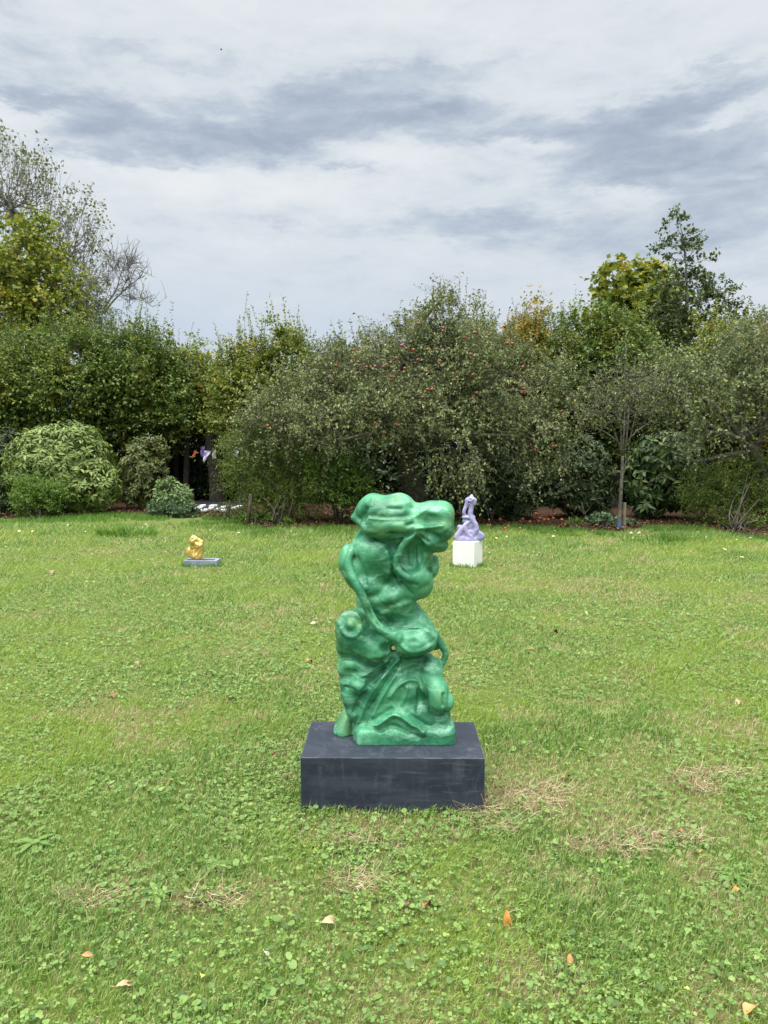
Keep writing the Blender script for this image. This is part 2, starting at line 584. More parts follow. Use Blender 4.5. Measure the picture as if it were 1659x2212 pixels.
# ------------------------------------------------------------------ the three sculptures and their plinths
def brush_paint(name, base, dark, light, warm, rough=0.40, bump=0.35):
    """hand-brushed paint: broad drifts of tone with fine streaks over them"""
    m, t = new_mat(name)
    tcn = t.n('ShaderNodeTexCoord'); O = tcn.outputs['Object']
    wob = t.vmath('ADD', O, t.vmath('MULTIPLY', t.vmath('SUBTRACT', t.noise(O, 4.0, 3.0, .5, 0, True), (.5, .5, .5)), (.25, .25, .25)))
    m1 = t.n('ShaderNodeMapping'); t.link(wob, m1.inputs[0]); m1.inputs['Scale'].default_value = (1.0, 1.0, 3.2); m1.inputs['Rotation'].default_value = (.3, .5, .4)
    m2 = t.n('ShaderNodeMapping'); t.link(wob, m2.inputs[0]); m2.inputs['Scale'].default_value = (4.0, 2.0, 0.8); m2.inputs['Rotation'].default_value = (-.4, .6, .2)
    a = t.noise(O, 6.0, 4.0, .55, .4); b2 = t.noise(m1.outputs[0], 9.0, 6.0, .65); c2 = t.noise(m2.outputs[0], 22.0, 5.0, .65); d = t.noise(O, 3.4, 3.0, .5, .8)
    c = t.mix(t.smooth(a, .40, .60), base, dark)
    c = t.mix(t.math('MULTIPLY', t.smooth(b2, .46, .72), .60), c, light)
    c = t.mix(t.math('MULTIPLY', t.smooth(c2, .46, .74), .40), c, dark)
    c = t.mix(t.math('MULTIPLY', t.smooth(d, .54, .70), .45), c, warm)
    c = t.mix(t.math('MULTIPLY', t.smooth(t.noise(m1.outputs[0], 60.0, 4.0, .6), .56, .72), .16), c, light)
    b = t.n('ShaderNodeBsdfPrincipled'); t.link(c, b.inputs['Base Color'])
    t.link(t.smooth(c2, .3, .7, rough - .10, rough + .12), b.inputs['Roughness'])
    b.inputs['Specular IOR Level'].default_value = 0.45
    bp = t.n('ShaderNodeBump'); bp.inputs['Strength'].default_value = bump; bp.inputs['Distance'].default_value = 0.006
    hsum = t.math('ADD', t.noise(m1.outputs[0], 45.0, 5.0, .6), t.math('MULTIPLY', t.noise(O, 110.0, 3.0, .6), .5))
    t.link(hsum, bp.inputs['Height']); t.link(bp.outputs[0], b.inputs['Normal'])
    o = t.n('ShaderNodeOutputMaterial'); t.link(b.outputs[0], o.inputs[0])
    return m


# dark slate-painted plinth
gl, gr = G(651, 1757), G(1047.5, 1757)
PW, PD, PH = gr[0] - gl[0], 0.455, 0.252
pl_c = np.array([(gl[0] + gr[0]) / 2, gl[1] + PD / 2, 0.0])
PL_ROT = math.radians(-0.7)


def slate_mat():
    m, t = new_mat("slate_paint")
    tcn = t.n('ShaderNodeTexCoord'); O = tcn.outputs['Object']
    mp_ = t.n('ShaderNodeMapping'); t.link(O, mp_.inputs[0]); mp_.inputs['Scale'].default_value = (1.0, 1.6, 4.5); mp_.inputs['Rotation'].default_value = (0, .12, 0)
    mp2 = t.n('ShaderNodeMapping'); t.link(O, mp2.inputs[0]); mp2.inputs['Scale'].default_value = (2.6, 2.0, .8); mp2.inputs['Rotation'].default_value = (0, .5, .3)
    a = t.noise(mp_.outputs[0], 3.2, 6.0, .62, .5); b2 = t.noise(O, 26.0, 6.0, .7); c2 = t.noise(mp2.outputs[0], 5.0, 6.0, .7, .8)
    c = t.mix(t.smooth(a, .40, .68), (.021, .027, .041), (.036, .044, .061))
    c = t.mix(t.math('MULTIPLY', t.math('MULTIPLY', t.smooth(c2, .48, .70), t.smooth(b2, .32, .65)), .50), c, (.10, .115, .14))
    c = t.mix(t.math('MULTIPLY', t.smooth(t.noise(O, 70.0, 3.0, .6), .70, .75), .5), c, (.24, .26, .29))
    m3 = t.n('ShaderNodeMapping'); t.link(O, m3.inputs[0]); m3.inputs['Scale'].default_value = (1.2, 1.2, 14.0); m3.inputs['Rotation'].default_value = (0, -.10, .1)
    c = t.mix(t.math('MULTIPLY', t.math('MULTIPLY', t.smooth(t.noise(m3.outputs[0], 4.0, 6.0, .7, .6), .52, .68), t.smooth(t.noise(O, 2.5, 3.0, .5), .42, .6)), .4), c, (.115, .13, .155))
    b = t.n('ShaderNodeBsdfPrincipled'); t.link(c, b.inputs['Base Color'])
    t.link(t.smooth(a, .3, .7, .45, .66), b.inputs['Roughness'])
    b.inputs['Specular IOR Level'].default_value = .3
    bp = t.n('ShaderNodeBump'); bp.inputs['Strength'].default_value = .18; bp.inputs['Distance'].default_value = .004
    t.link(t.noise(mp_.outputs[0], 60.0, 5.0, .65), bp.inputs['Height']); t.link(bp.outputs[0], b.inputs['Normal'])
    o = t.n('ShaderNodeOutputMaterial'); t.link(b.outputs[0], o.inputs[0])
    return m


pl = put("plinth", box_mesh("plinth", PW, PD, PH, slate_mat(), .0028, plain_mat("worn_edge", (.038, .045, .060), .6, (.10, .112, .135), 9, .2, 60, lo=.42, hi=.62)), loc=pl_c,
         label="low dark slate-blue rectangular plinth under the tall green sculpture", category="plinth")
pl.rotation_euler[2] = PL_ROT

# tall green sculpture
green = brush_paint("green_paint", (.068, .300, .150), (.022, .155, .075), (.27, .58, .39), (.165, .305, .080))
gs = Sculpt((-.30, 3.24, .235), (.42, 3.84, 1.48), .0047, 3.550)
gs.kmul = .70
E, R = gs.ell, gs.path
# head: wide slab with a long roll along its lower edge
E(838, 1104, 22, 66, 34, 50, 3, 10); E(806, 1090, 18, 26, 24, 40, -12, 14); E(864, 1090, 14, 30, 25, 42, 8, 14)
R([(806, 1083, 8, 15), (788, 1096, 14, 17), (764, 1118, 18, 6)], 12, n=8); R([(765, 1118, 18, 6), (780, 1131, 26, 9), (800, 1132, 34, 14)], 10, n=8)
R([(803, 1137, 44, 24), (832, 1139, 52, 25), (862, 1141, 54, 23), (886, 1134, 56, 18)], 12, n=12)
E(935, 1112, 24, 40, 30, 46, 4, 14); E(957, 1108, 18, 24, 26, 40, 10, 12); E(950, 1140, 34, 28, 32, 38, 0, 14)
gs.box(906, 979, 1087, 1166, -14, 58, 24, 12); gs.box(792, 890, 1074, 1132, -24, 46, 22, 10)
E(926, 1166, 30, 30, 24, 40, 20, 12); E(948, 1178, 20, 21, 16, 28, -10, 8); E(905, 1146, 52, 22, 16, 20, -20, 12)
E(900, 1112, 16, 26, 24, 42, 0, 16); R([(880, 1134, 52, 17), (905, 1140, 52, 16), (930, 1150, 48, 16)], 12, n=6); E(894, 1096, 66, 10, 11, 22, 0, 12, 'sub'); E(930, 1124, 88, 28, 15, 26, 8, 14, 'sub')
# strap that runs from under the head to the left shoulder
R([(790, 1140, 4, 7), (780, 1151, -6, 7.5), (770, 1170, -14, 8), (760, 1192, -12, 9)], 3, n=10)
# upper body
E(822, 1208, 0, 66, 62, 54, 0, 12); E(850, 1165, 0, 54, 40, 46, 0, 12); E(748, 1208, -4, 17, 33, 34, 4, 12); E(766, 1236, 0, 26, 44, 40, -20, 14)
E(806, 1192, 27, 36, 26, 26, 0, 18); E(838, 1222, 20, 24, 36, 26, 14, 16); E(800, 1262, 22, 34, 26, 30, 10, 14)
E(893, 1196, 12, 42, 56, 44, 0, 12); E(896, 1262, 18, 40, 34, 40, -12, 12); E(915, 1262, 10, 19, 30, 30, 8, 10)
E(858, 1278, 26, 36, 26, 30, -18, 14)
E(935, 1223, -4, 14, 26, 26, 4, 5)
# cup under the head, its rim and lip
E(888, 1200, 62, 32, 42, 32, 8, 5, 'sub'); E(801, 1240, 70, 24, 16, 20, -16, 16, 'sub')
R([(902, 1144, 64, 9), (886, 1159, 66, 8), (869, 1180, 64, 7.5), (857, 1203, 62, 7.5), (855, 1224, 61, 7.5), (865, 1240, 63, 8.5), (882, 1249, 66, 9)], 6, n=22)
R([(866, 1241, 54, 9), (884, 1251, 58, 11), (902, 1247, 58, 11), (914, 1234, 52, 9), (908, 1226, 46, 6)], 10, n=14)
E(898, 1252, 46, 30, 20, 22, -8, 10); R([(914, 1228, 46, 6), (922, 1243, 44, 8), (924, 1262, 36, 9)], 8, n=8)
R([(893, 1164, 34, 7), (886, 1190, 30, 6), (889, 1215, 32, 6)], 8, n=8)
# waist and right flank
E(826, 1298, -2, 58, 56, 46, 0, 14); E(846, 1328, 6, 56, 44, 44, 0, 14); E(866, 1305, 20, 32, 30, 30, 0, 14)
R([(888, 1306, -22, 13), (908, 1338, -14, 19), (930, 1374, -6, 17), (940, 1392, -2, 13)], 10, n=10); E(885, 1350, 6, 40, 38, 36, 20, 12)
E(846, 1348, 58, 22, 17, 18, 30, 14, 'sub'); E(880, 1318, 54, 14, 10, 12, -40, 10, 'sub')
# drum on the left with its ringed face
E(766, 1362, 14, 41, 46, 46, 0, 12); R([(766, 1378, 22, 36), (792, 1396, 26, 32), (816, 1412, 24, 22)], 14, n=8); E(761, 1354, 34, 31, 34, 24, 14, 26)
E(816, 1398, 26, 32, 26, 30, 0, 12); E(796, 1366, 14, 20, 24, 34, 0, 14); E(780, 1346, 4, 22, 24, 34, 0, 12); E(745, 1396, 10, 20, 22, 26, 0, 10)
# long arm across the front
R([(759, 1192, 32, 8), (752, 1206, 36, 9), (753, 1224, 40, 9.5), (763, 1250, 48, 9.5), (777, 1276, 54, 9.5), (790, 1303, 56, 9), (801, 1330, 58, 9), (815, 1352, 62, 9.5), (834, 1368, 66, 10), (858, 1376, 62, 12)], 3.5, n=34)
# hip bulge in front, loop on the right
E(890, 1388, 38, 50, 28, 32, 4, 10); E(920, 1378, 24, 26, 27, 32, 0, 12); E(858, 1376, 46, 20, 12, 20, 10, 8)
E(893, 1388, 82, 20, 12, 17, 12, 10, 'sub')
# legs
E(856, 1428, -6, 72, 50, 44, 0, 12); E(846, 1480, 0, 88, 64, 50, 0, 14); E(862, 1550, 0, 100, 64, 56, 0, 16)
R([(936, 1368, 6, 11), (949, 1388, 8, 9), (960, 1402, 8, 7.5), (964, 1414, 6, 7), (960, 1426, 2, 7), (949, 1440, 0, 10)], 3, n=18)
E(928, 1440, 0, 24, 28, 36, 10, 10); E(930, 1464, 12, 28, 34, 40, 0, 12); E(944, 1492, 20, 26, 30, 36, 10, 10)
R([(938, 1476, 40, 18), (946, 1496, 50, 21), (947, 1516, 48, 20)], 6, n=8); E(966, 1516, 24, 15, 20, 28, 0, 12); E(954, 1545, 6, 20, 30, 36, 0, 14)
E(776, 1446, 2, 40, 44, 40, 0, 14); E(778, 1505, 4, 36, 52, 42, 10, 14)
E(740, 1422, 6, 12, 14, 20, 0, 14); E(743, 1442, 14, 15, 19, 28, 0, 14); E(748, 1470, 10, 15, 20, 30, 0, 16); E(758, 1498, 12, 22, 28, 34, 0, 16); E(762, 1530, 10, 14, 26, 32, 0, 8)
E(776, 1482, 42, 22, 17, 20, 10, 18); E(756, 1434, 30, 18, 16, 20, 0, 16)
E(873, 1492, 76, 25, 21, 24, -28, 12, 'sub'); E(850, 1510, 78, 26, 12, 18, -50, 12, 'sub')
gs.box(772, 978, 1556, 1640, -62, 61, 12, 16); gs.box(764, 800, 1560, 1640, -40, 40, 12, 14); gs.box(930, 979, 1555, 1640, -40, 52, 14, 14)
R([(755, 1534, -34, 13), (748, 1558, -30, 21), (742, 1584, -24, 25), (742, 1612, -24, 26)], 6, n=10, flat=1.5); R([(742, 1588, -20, 18), (800, 1592, -20, 24)], 8)
# the two holes
R([(851, 1401, 140, 7), (849, 1399, 60, 5), (850, 1399, 20, 5), (853, 1398, -140, 7)], 8, 'sub')
E(838, 1402, 60, 20, 11, 20, 10, 10, 'sub')
E(942, 1414, 0, 12, 9.0, 60, 30, 3, 'sub')
gs.floor(PH - .0015)
rg, va = 1, -1
STR = [([(800, 1113), (850, 1120), (893, 1116)], 6, -1.0), ([(840, 1096), (868, 1099)], 5, -2.2), ([(805, 1072), (804, 1100), (800, 1128)], 5, 1.4), ([(790, 1100), (783, 1120), (785, 1132)], 7, -4.5),
       ([(800, 1121), (850, 1124), (900, 1118), (928, 1094), (950, 1084)], 4.5, 1.9), ([(900, 1142), (928, 1140), (955, 1136)], 5, 3.5), ([(892, 1130), (880, 1134)], 6, -4), ([(845, 1155), (875, 1157), (890, 1152)], 5, -6),
       ([(925, 1150), (945, 1160)], 7, -3), ([(960, 1162), (966, 1150)], 6, -3), ([(905, 1160), (925, 1170)], 5, -4),
       ([(772, 1206), (786, 1236), (790, 1262)], 6, -3), ([(835, 1195), (842, 1222), (838, 1248)], 6, 3.2), ([(846, 1312), (870, 1306), (887, 1299)], 6, 2.0), ([(812, 1175), (830, 1185)], 9, 3),
       ([(865, 1250), (880, 1262), (900, 1264)], 4, -3.5), ([(848, 1232), (866, 1262), (890, 1284)], 5, -3.2), ([(905, 1215), (903, 1180)], 4, 2.5), ([(926, 1210), (928, 1236)], 4, -3),
       ([(812, 1298), (832, 1295), (850, 1292)], 11, 3.0), ([(800, 1326), (815, 1328)], 8, -2.5), ([(824, 1325), (846, 1320)], 7, 2.0), ([(818, 1346), (842, 1346)], 8, -3),
       ([(856, 1366), (885, 1356), (915, 1358), (933, 1376)], 5, 2.4), ([(862, 1388), (880, 1406), (908, 1408), (930, 1394)], 5, 3.2), ([(870, 1420), (900, 1418), (925, 1408)], 5, -3.5),
       ([(735, 1422), (762, 1418), (790, 1428), (822, 1432)], 4, -4.5), ([(800, 1420), (824, 1416)], 7, 3), ([(770, 1330), (786, 1348), (784, 1368)], 3, 2),
       ([(862, 1424), (828, 1462), (790, 1512), (776, 1558)], 5, 5.0), ([(848, 1424), (812, 1462), (778, 1506), (764, 1540)], 6, -5.0), ([(838, 1428), (800, 1452), (772, 1466)], 5, 4.0), ([(826, 1446), (796, 1472)], 6, -4),
       ([(858, 1440), (830, 1480), (800, 1530), (788, 1562)], 5, -4.2), ([(852, 1462), (826, 1504), (806, 1546)], 4, 3.6), ([(870, 1430), (874, 1452)], 6, -3),
       ([(842, 1504), (860, 1480), (885, 1466), (908, 1474), (916, 1500)], 5, 4.2), ([(868, 1522), (878, 1500), (880, 1486)], 5, 3.0), ([(905, 1490), (906, 1515), (902, 1535)], 6, -3.5),
       ([(812, 1570), (836, 1552), (852, 1541), (878, 1556), (914, 1584)], 5.5, 7.5), ([(822, 1578), (844, 1566), (862, 1572), (902, 1592)], 6, -4.0), ([(846, 1532), (820, 1546), (806, 1556)], 6, -3.5), ([(880, 1540), (920, 1566)], 6, -3),
       ([(930, 1560), (955, 1560)], 12, 3), ([(958, 1500), (957, 1524)], 4, -4.5), ([(930, 1532), (945, 1542), (960, 1538)], 5, -3.5), ([(920, 1446), (940, 1456)], 8, 2), ([(752, 1450), (768, 1452)], 5, -3), ([(745, 1484), (762, 1488), (772, 1504)], 4, -3),
       ([(888, 1578), (888, 1600)], 1.6, -.8)]
ring = [(757 + 25 * math.cos(a) * .96 + 3 * math.sin(a), 1349 + 29 * math.sin(a)) for a in np.linspace(0, 2 * math.pi, 13)]
ring2 = [(757 + 14 * math.cos(a), 1349 + 16 * math.sin(a)) for a in np.linspace(0, 2 * math.pi, 13)]
STR += [(ring, 4.2, 1.9), (ring2, 6, -1.7), ([(756, 1349)], 8, 2.0)]
STR = [(a, w_ * .85, m_ * 1.6) for a, w_, m_ in STR] + [
    ([(824, 1448), (798, 1490), (778, 1530)], 9, -6), ([(872, 1500), (866, 1518)], 13, -6), ([(846, 1346), (866, 1340)], 15, -7), ([(800, 1322), (806, 1336)], 12, -6), ([(815, 1196), (828, 1204)], 20, 7), ([(832, 1297)], 14, 6),
    ([(846, 1182), (846, 1160)], 10, -6), ([(842, 1250), (850, 1270)], 10, -5), ([(895, 1440), (890, 1456)], 12, -5), ([(800, 1398), (808, 1404)], 12, 4), ([(738, 1414), (766, 1419), (800, 1431), (822, 1432)], 6, -5),
    ([(890, 1356), (930, 1368)], 9, 3), ([(785, 1345), (800, 1372)], 9, -6), ([(838, 1400)], 10, -6), ([(838, 1090), (846, 1102)], 12, -3), ([(840, 1134), (870, 1136)], 10, 3), ([(930, 1122), (950, 1126)], 12, -4), ([(880, 1545), (850, 1530)], 9, 3)]
me = gs.mesh("green_sculpture", green, 1, STR, 1.0)
gloc = (pl_c[0] + .02, pl_c[1], PH)
put("green_sculpture", recentre(me, gloc), loc=gloc, label="tall twisting green painted abstract sculpture on the dark plinth in the middle of the lawn", category="sculpture")

# gold sculpture on its slab
gb = G(435, 1219)
slab_l, slab_r = G(396, 1224.5), G(468.5, 1224.5)
SW = slab_r[0] - slab_l[0]
slab_loc = np.array([(slab_l[0] + slab_r[0]) / 2, slab_l[1] + .125, 0])
sl_o = thing("slab_plinth", "flat blue-grey slab plinth on the grass under the small gold sculpture", "plinth", slab_loc)
put("slab", box_mesh("slab", SW, .25, .085, plain_mat("grey_blue_paint", (.17, .20, .25), .55, (.24, .27, .32), 7), .003), sl_o)
blk = plain_mat("black_steel", (.012, .012, .013), .4)
a_ = Acc(); V_, F_ = curve_tube([(-.20, -.05, .089), (-.06, -.045, .091), (.04, -.06, .091), (.19, -.055, .089)], [.008, .012, .013, .008], 6); a_.add(V_, F_)
put("steel_strip", a_.mesh("steel_strip", (blk,)), sl_o)
gold = plain_mat("gold_paint", (.70, .49, .16), .36, (.52, .34, .08), 9, .25, 40, .6, lo=.4, hi=.65)
gg = Sculpt((-3.0, 10.2, .06), (-2.2, 11.4, .60), .0075, float(slab_loc[1]))
E, R = gg.ell, gg.path
E(417, 1169, 2, 9, 11, 8, 0, 5); E(420, 1162.5, 1, 6, 6, 7, 10, 4); R([(418, 1163, 1, 5), (430, 1167, 1, 4.5), (436, 1170, 0, 3.4)], 4); E(428, 1178, 2, 10, 9, 8, 20, 5)
E(437, 1171, -1, 3.5, 4, 5, 0, 4); E(431, 1183, 0, 8.5, 13, 7, 0, 6); E(431, 1196, 0, 7, 12, 7, 0, 6); E(428, 1192, 0, 8.5, 13, 7, 8, 6); E(410, 1191, 1, 8, 10, 8, -8, 4); R([(407, 1196, 1, 6), (420, 1203, 1, 6), (428, 1206, 0, 6)], 5)
E(430, 1200, 2, 8, 10, 7, 10, 5); R([(428, 1206, 0, 8), (427, 1214, 0, 7.5)], 4); E(416, 1183, 9, 4, 8, 4, 25, 4, 'sub'); E(425, 1192, 10, 2.5, 7, 4, 5, 4, 'sub')
gg.floor(.084)
me = gg.mesh("gold_sculpture", gold, 1, [([(415, 1166), (422, 1160)], 1.6, -1.6), ([(430, 1172), (424, 1170)], 1.6, -1.5), ([(418, 1180), (429, 1183), (436, 1176)], 1.8, 1.5), ([(420, 1204), (428, 1195), (432, 1186)], 1.6, 1.3), ([(422, 1206), (432, 1196)], 1.4, -1.3), ([(411, 1194)], 1.4, -1), ([(413, 1178), (418, 1184)], 2, -1.6), ([(424, 1176), (430, 1177)], 3, 1.4)], .15)
gl_ = (float(P(427, 1214, float(slab_loc[1]))[0]), float(slab_loc[1]), .085)
put("gold_sculpture", recentre(me, gl_), loc=gl_, label="small gold knobbly sculpture standing on a flat slab in the left of the lawn", category="sculpture")

# white block and lilac sculpture
wb = G(1024, 1227)
th = math.radians(-28.0)
WS, WH = .315, .350
rel = np.array([-.5 * WS, .5 * WS])
# near corner of the block faces the viewer
ca, sa = math.cos(th), math.sin(th)
off = np.array([ca * (.5 * WS) - sa * (-.5 * WS), sa * (.5 * WS) + ca * (-.5 * WS)])
wb_loc = np.array([wb[0] - off[0], wb[1] - off[1], 0.0])
white = plain_mat("white_paint", (.80, .80, .78), .5, (.74, .745, .72), 6)
wo_ = put("white_block", box_mesh("white_block", WS, WS, WH, white, .002), loc=wb_loc, label="white square block on the lawn carrying the lilac sculpture", category="plinth")
wo_.rotation_euler[2] = th
lil = brush_paint("lilac_paint", (.35, .32, .53), (.23, .225, .41), (.52, .52, .68), (.44, .33, .53), .5, .15)
ls = Sculpt((.95, 10.2, .30), (1.60, 11.3, 1.12), .0068, float(wb_loc[1]))
E, R = ls.ell, ls.path
L = lambda x, y, f, r: (929 + x * .105, 1028.6 + y * .105, f, r * .118)
def LE(x, y, f, rx, rz, ry, rot=0, k=2.0, op='add'): E(929 + x * .105, 1028.6 + y * .105, f, rx * .113, rz * .113, ry * .113, rot, k, op)
R([L(862, 368, 0, 4), L(857, 415, 0, 34), L(848, 470, 0, 84)], 1.5); LE(838, 505, 0, 118, 80, 74, 0, 1.5); LE(895, 555, 0, 52, 62, 60, 15, 2); LE(775, 540, 1, 44, 60, 50, 0, 2)
R([L(757, 560, 1, 40), L(733, 640, 1, 36), L(702, 705, 2, 34), L(690, 750, 2, 30), L(715, 795, 1, 34)], 1.5, n=12)
R([L(852, 590, 0, 54), L(842, 680, 0, 46), L(822, 770, 1, 50), L(838, 850, 2, 54), L(890, 930, 3, 54), L(935, 1010, 3, 54), L(950, 1090, 4, 56), L(915, 1170, 5, 48), L(860, 1225, 6, 34)], 1.5, n=26)
LE(738, 850, 0, 80, 46, 70, 8, 2); LE(750, 920, -1, 82, 66, 60, 0, 2); R([L(860, 812, -1, 30), L(905, 840, -1, 30), L(900, 880, -1, 26)], 1, n=8)
LE(620, 1058, 1, 64, 56, 46, 20, 1.5); R([L(800, 945, 5, 30), L(730, 990, 6, 34), L(672, 1060, 6, 42), L(610, 1140, 5, 46), L(560, 1210, 4, 48), L(540, 1255, 4, 44)], 1.5, n=18)
R([L(715, 1010, 7, 30), L(722, 1090, 8, 34), L(738, 1170, 7, 26)], 1, n=8); R([L(720, 1060, 7, 22), L(770, 1150, 8, 26), L(810, 1220, 8, 30), L(862, 1255, 7, 30)], 1, n=12)
R([L(745, 1060, 4, 30), L(800, 1125, 5, 36), L(870, 1165, 5, 36), L(940, 1140, 4, 40)], 1.5, n=12); LE(830, 1030, 0, 120, 110, 44, 0, 2); LE(800, 1180, 0, 190, 90, 60, 0, 3)
LE(980, 1225, -1, 95, 70, 70, 25, 3); R([L(990, 1180, 0, 60), L(1060, 1225, 0, 58), L(1085, 1240, 0, 46)], 2, n=6); R([L(560, 1265, 2, 52), L(690, 1290, 4, 54), L(850, 1290, 3, 50), L(1060, 1265, 1, 50)], 2, n=8)
LE(680, 1275, 6, 52, 52, 50, 0, 2); LE(812, 474, 9, 48, 16, 30, 10, 1, 'sub'); LE(800, 545, 7, 14, 24, 30, 0, 1, 'sub'); R([L(782, 600, 14, 9), L(768, 690, 14, 11), L(742, 745, 14, 15)], .8, 'sub'); R([L(782, 600, -14, 9), L(768, 690, -14, 11), L(742, 745, -14, 15)], .8, 'sub')
LE(735, 885, 8, 66, 14, 34, 6, 1, 'sub'); LE(797, 900, 4, 11, 20, 60, 0, .6, 'sub'); LE(800, 1090, 8, 30, 36, 36, -35, 1.2, 'sub'); LE(845, 985, 8, 40, 50, 30, 0, 2, 'sub')
ls.floor(WH - .0008)
me = ls.mesh("lilac_sculpture", lil, 1, (), .12)
lloc = (float(wb_loc[0]), float(wb_loc[1]), WH)
put("lilac_sculpture", recentre(me, lloc), loc=lloc, label="lilac looping sculpture with a pointed tip on the white block", category="sculpture")


# ------------------------------------------------------------------ ground
EDGE_PX = [(-420, 1118), (0, 1119), (150, 1119), (240, 1112), (330, 1114), (430, 1116), (500, 1124), (570, 1143), (680, 1140), (780, 1132), (880, 1128), (1000, 1132), (1120, 1138), (1220, 1146), (1300, 1150), (1360, 1146), (1420, 1137), (1490, 1139), (1560, 1150), (1659, 1166), (2100, 1172)]
EDGE = np.array([G(*p)[:2] for p in EDGE_PX])
EDGE = EDGE[np.argsort(EDGE[:, 0])]


def edge_y(x):
    return np.interp(x, EDGE[:, 0], EDGE[:, 1]) + .10 * np.sin(x * 5.1) + .07 * np.sin(x * 11.7 + 1)


def turf_mat():
    m, t = new_mat("turf")
    tcn = t.n('ShaderNodeTexCoord'); O = tcn.outputs['Object']
    a = t.noise(O, 1.2, 5.0, .6); b2 = t.noise(O, 40.0, 4.0, .65); c2 = t.noise(O, 6.0, 4.0, .6)
    c = t.mix(t.smooth(b2, .35, .68), (.075, .100, .028), (.17, .215, .055))
    c = t.mix(t.math('MULTIPLY', t.smooth(c2, .56, .70), .6), c, (.19, .155, .075))
    c = t.mix(t.math('MULTIPLY', t.smooth(a, .45, .65), .3), c, (.10, .17, .03))
    b = t.n('ShaderNodeBsdfPrincipled'); t.link(c, b.inputs['Base Color']); b.inputs['Roughness'].default_value = .9
    b.inputs['Specular IOR Level'].default_value = .1
    bp = t.n('ShaderNodeBump'); bp.inputs['Strength'].default_value = .8; bp.inputs['Distance'].default_value = .03
    t.link(t.noise(O, 60.0, 4.0, .6), bp.inputs['Height']); t.link(bp.outputs[0], b.inputs['Normal'])
    o = t.n('ShaderNodeOutputMaterial'); t.link(b.outputs[0], o.inputs[0])
    return m


put("ground", mesh_from("ground", np.array([[-300, -60, 0], [300, -60, 0], [300, 500, 0], [-300, 500, 0.]]), np.array([[0, 1, 2, 3]]), (turf_mat(),)), kind="structure")

# bark mulch under the shrubs: a low uneven bed behind the edge of the lawn
xs = np.linspace(-16, 16, 260); ts = np.linspace(0, 1, 60) ** 1.6
X, T = np.meshgrid(xs, ts, indexing='ij')
Y = edge_y(X) - .05 + T * (34 - edge_y(X))
Z = .004 + np.minimum(T * 14, 1) * (.02 + .05 * fbm(X, Y, 2.2, 5) + .02 * fbm(X, Y, 9.0, 8))
n0, n1_ = X.shape
ii, jj = np.meshgrid(np.arange(n0 - 1), np.arange(n1_ - 1), indexing='ij')
q = np.stack([ii * n1_ + jj, (ii + 1) * n1_ + jj, (ii + 1) * n1_ + jj + 1, ii * n1_ + jj + 1], -1).reshape(-1, 4)
mulch = plain_mat("bark_mulch", (.030, .017, .010), .95, (.075, .042, .026), 30, .9, 50, spec=.1)
put("mulch_bed", mesh_from("mulch_bed", np.stack([X, Y, Z], -1).reshape(-1, 3), q, (mulch,), True), kind="structure")


# ------------------------------------------------------------------ leaves, blades
def leaf_geo(Pt, Dr, Nr, L, W, fold=.18, curl=.12, wide=.45):
    """one folded four-cornered leaf per row"""
    n = len(Pt); L = np.broadcast_to(L, (n,))[:, None]; W = np.broadcast_to(W, (n,))[:, None]
    Dr = unit(Dr); S = unit(np.cross(Dr, Nr)); N = np.cross(S, Dr)
    mid = Pt + Dr * L * wide
    V = np.stack([Pt, mid + S * W * .5 + N * W * fold, Pt + Dr * L - N * L * curl, mid - S * W * .5 + N * W * fold], 1)
    F = (np.array([[0, 1, 2], [0, 2, 3]])[None] + (np.arange(n) * 4)[:, None, None]).reshape(-1, 3)
    return V.reshape(-1, 3), F


def big_leaf_geo(Pt, Dr, Nr, L, W, fold=.16, curl=.22):
    """broad leaf with a midrib, two stations along the blade"""
    n = len(Pt); L = np.broadcast_to(L, (n,))[:, None]; W = np.broadcast_to(W, (n,))[:, None]
    Dr = unit(Dr); S = unit(np.cross(Dr, Nr)); N = np.cross(S, Dr)
    a = Pt + Dr * L * .32 + N * L * .03; b = Pt + Dr * L * .66 - N * L * curl * .35
    V = np.stack([Pt, a, b, Pt + Dr * L - N * L * curl, a + S * W * .48 + N * W * fold, b + S * W * .44 + N * W * fold, a - S * W * .48 + N * W * fold, b - S * W * .44 + N * W * fold], 1)
    T = np.array([[0, 4, 1], [0, 1, 6], [5, 3, 2], [2, 3, 7]]); Q = np.array([[4, 5, 2, 1], [1, 2, 7, 6]])
    o = (np.arange(n) * 8)[:, None, None]
    return V.reshape(-1, 3), [(T[None] + o).reshape(-1, 3), (Q[None] + o).reshape(-1, 4)]


def blades(x, y, h, w, lean, az):
    """grass blades: three triangles each"""
    n = len(x)
    base = np.stack([x, y, np.zeros(n)], 1)
    d = np.stack([np.cos(az), np.sin(az), np.zeros(n)], 1); s = np.stack([-np.sin(az + 1.0), np.cos(az + 1.0), np.zeros(n)], 1)
    up = np.array([0, 0, 1.0])
    h, w, lean = h[:, None], w[:, None], lean[:, None]
    m = base + d * h * lean * .35 + up * h * .58
    tip = base + d * h * lean + up * h * np.sqrt(np.clip(1 - (lean * .75) ** 2, .08, 1))
    V = np.stack([base + s * w * .5, base - s * w * .5, m + s * w * .42, m - s * w * .42, tip], 1)
    F = (np.array([[0, 1, 3], [0, 3, 2], [2, 3, 4]])[None] + (np.arange(n) * 5)[:, None, None]).reshape(-1, 3)
    return V.reshape(-1, 3), F


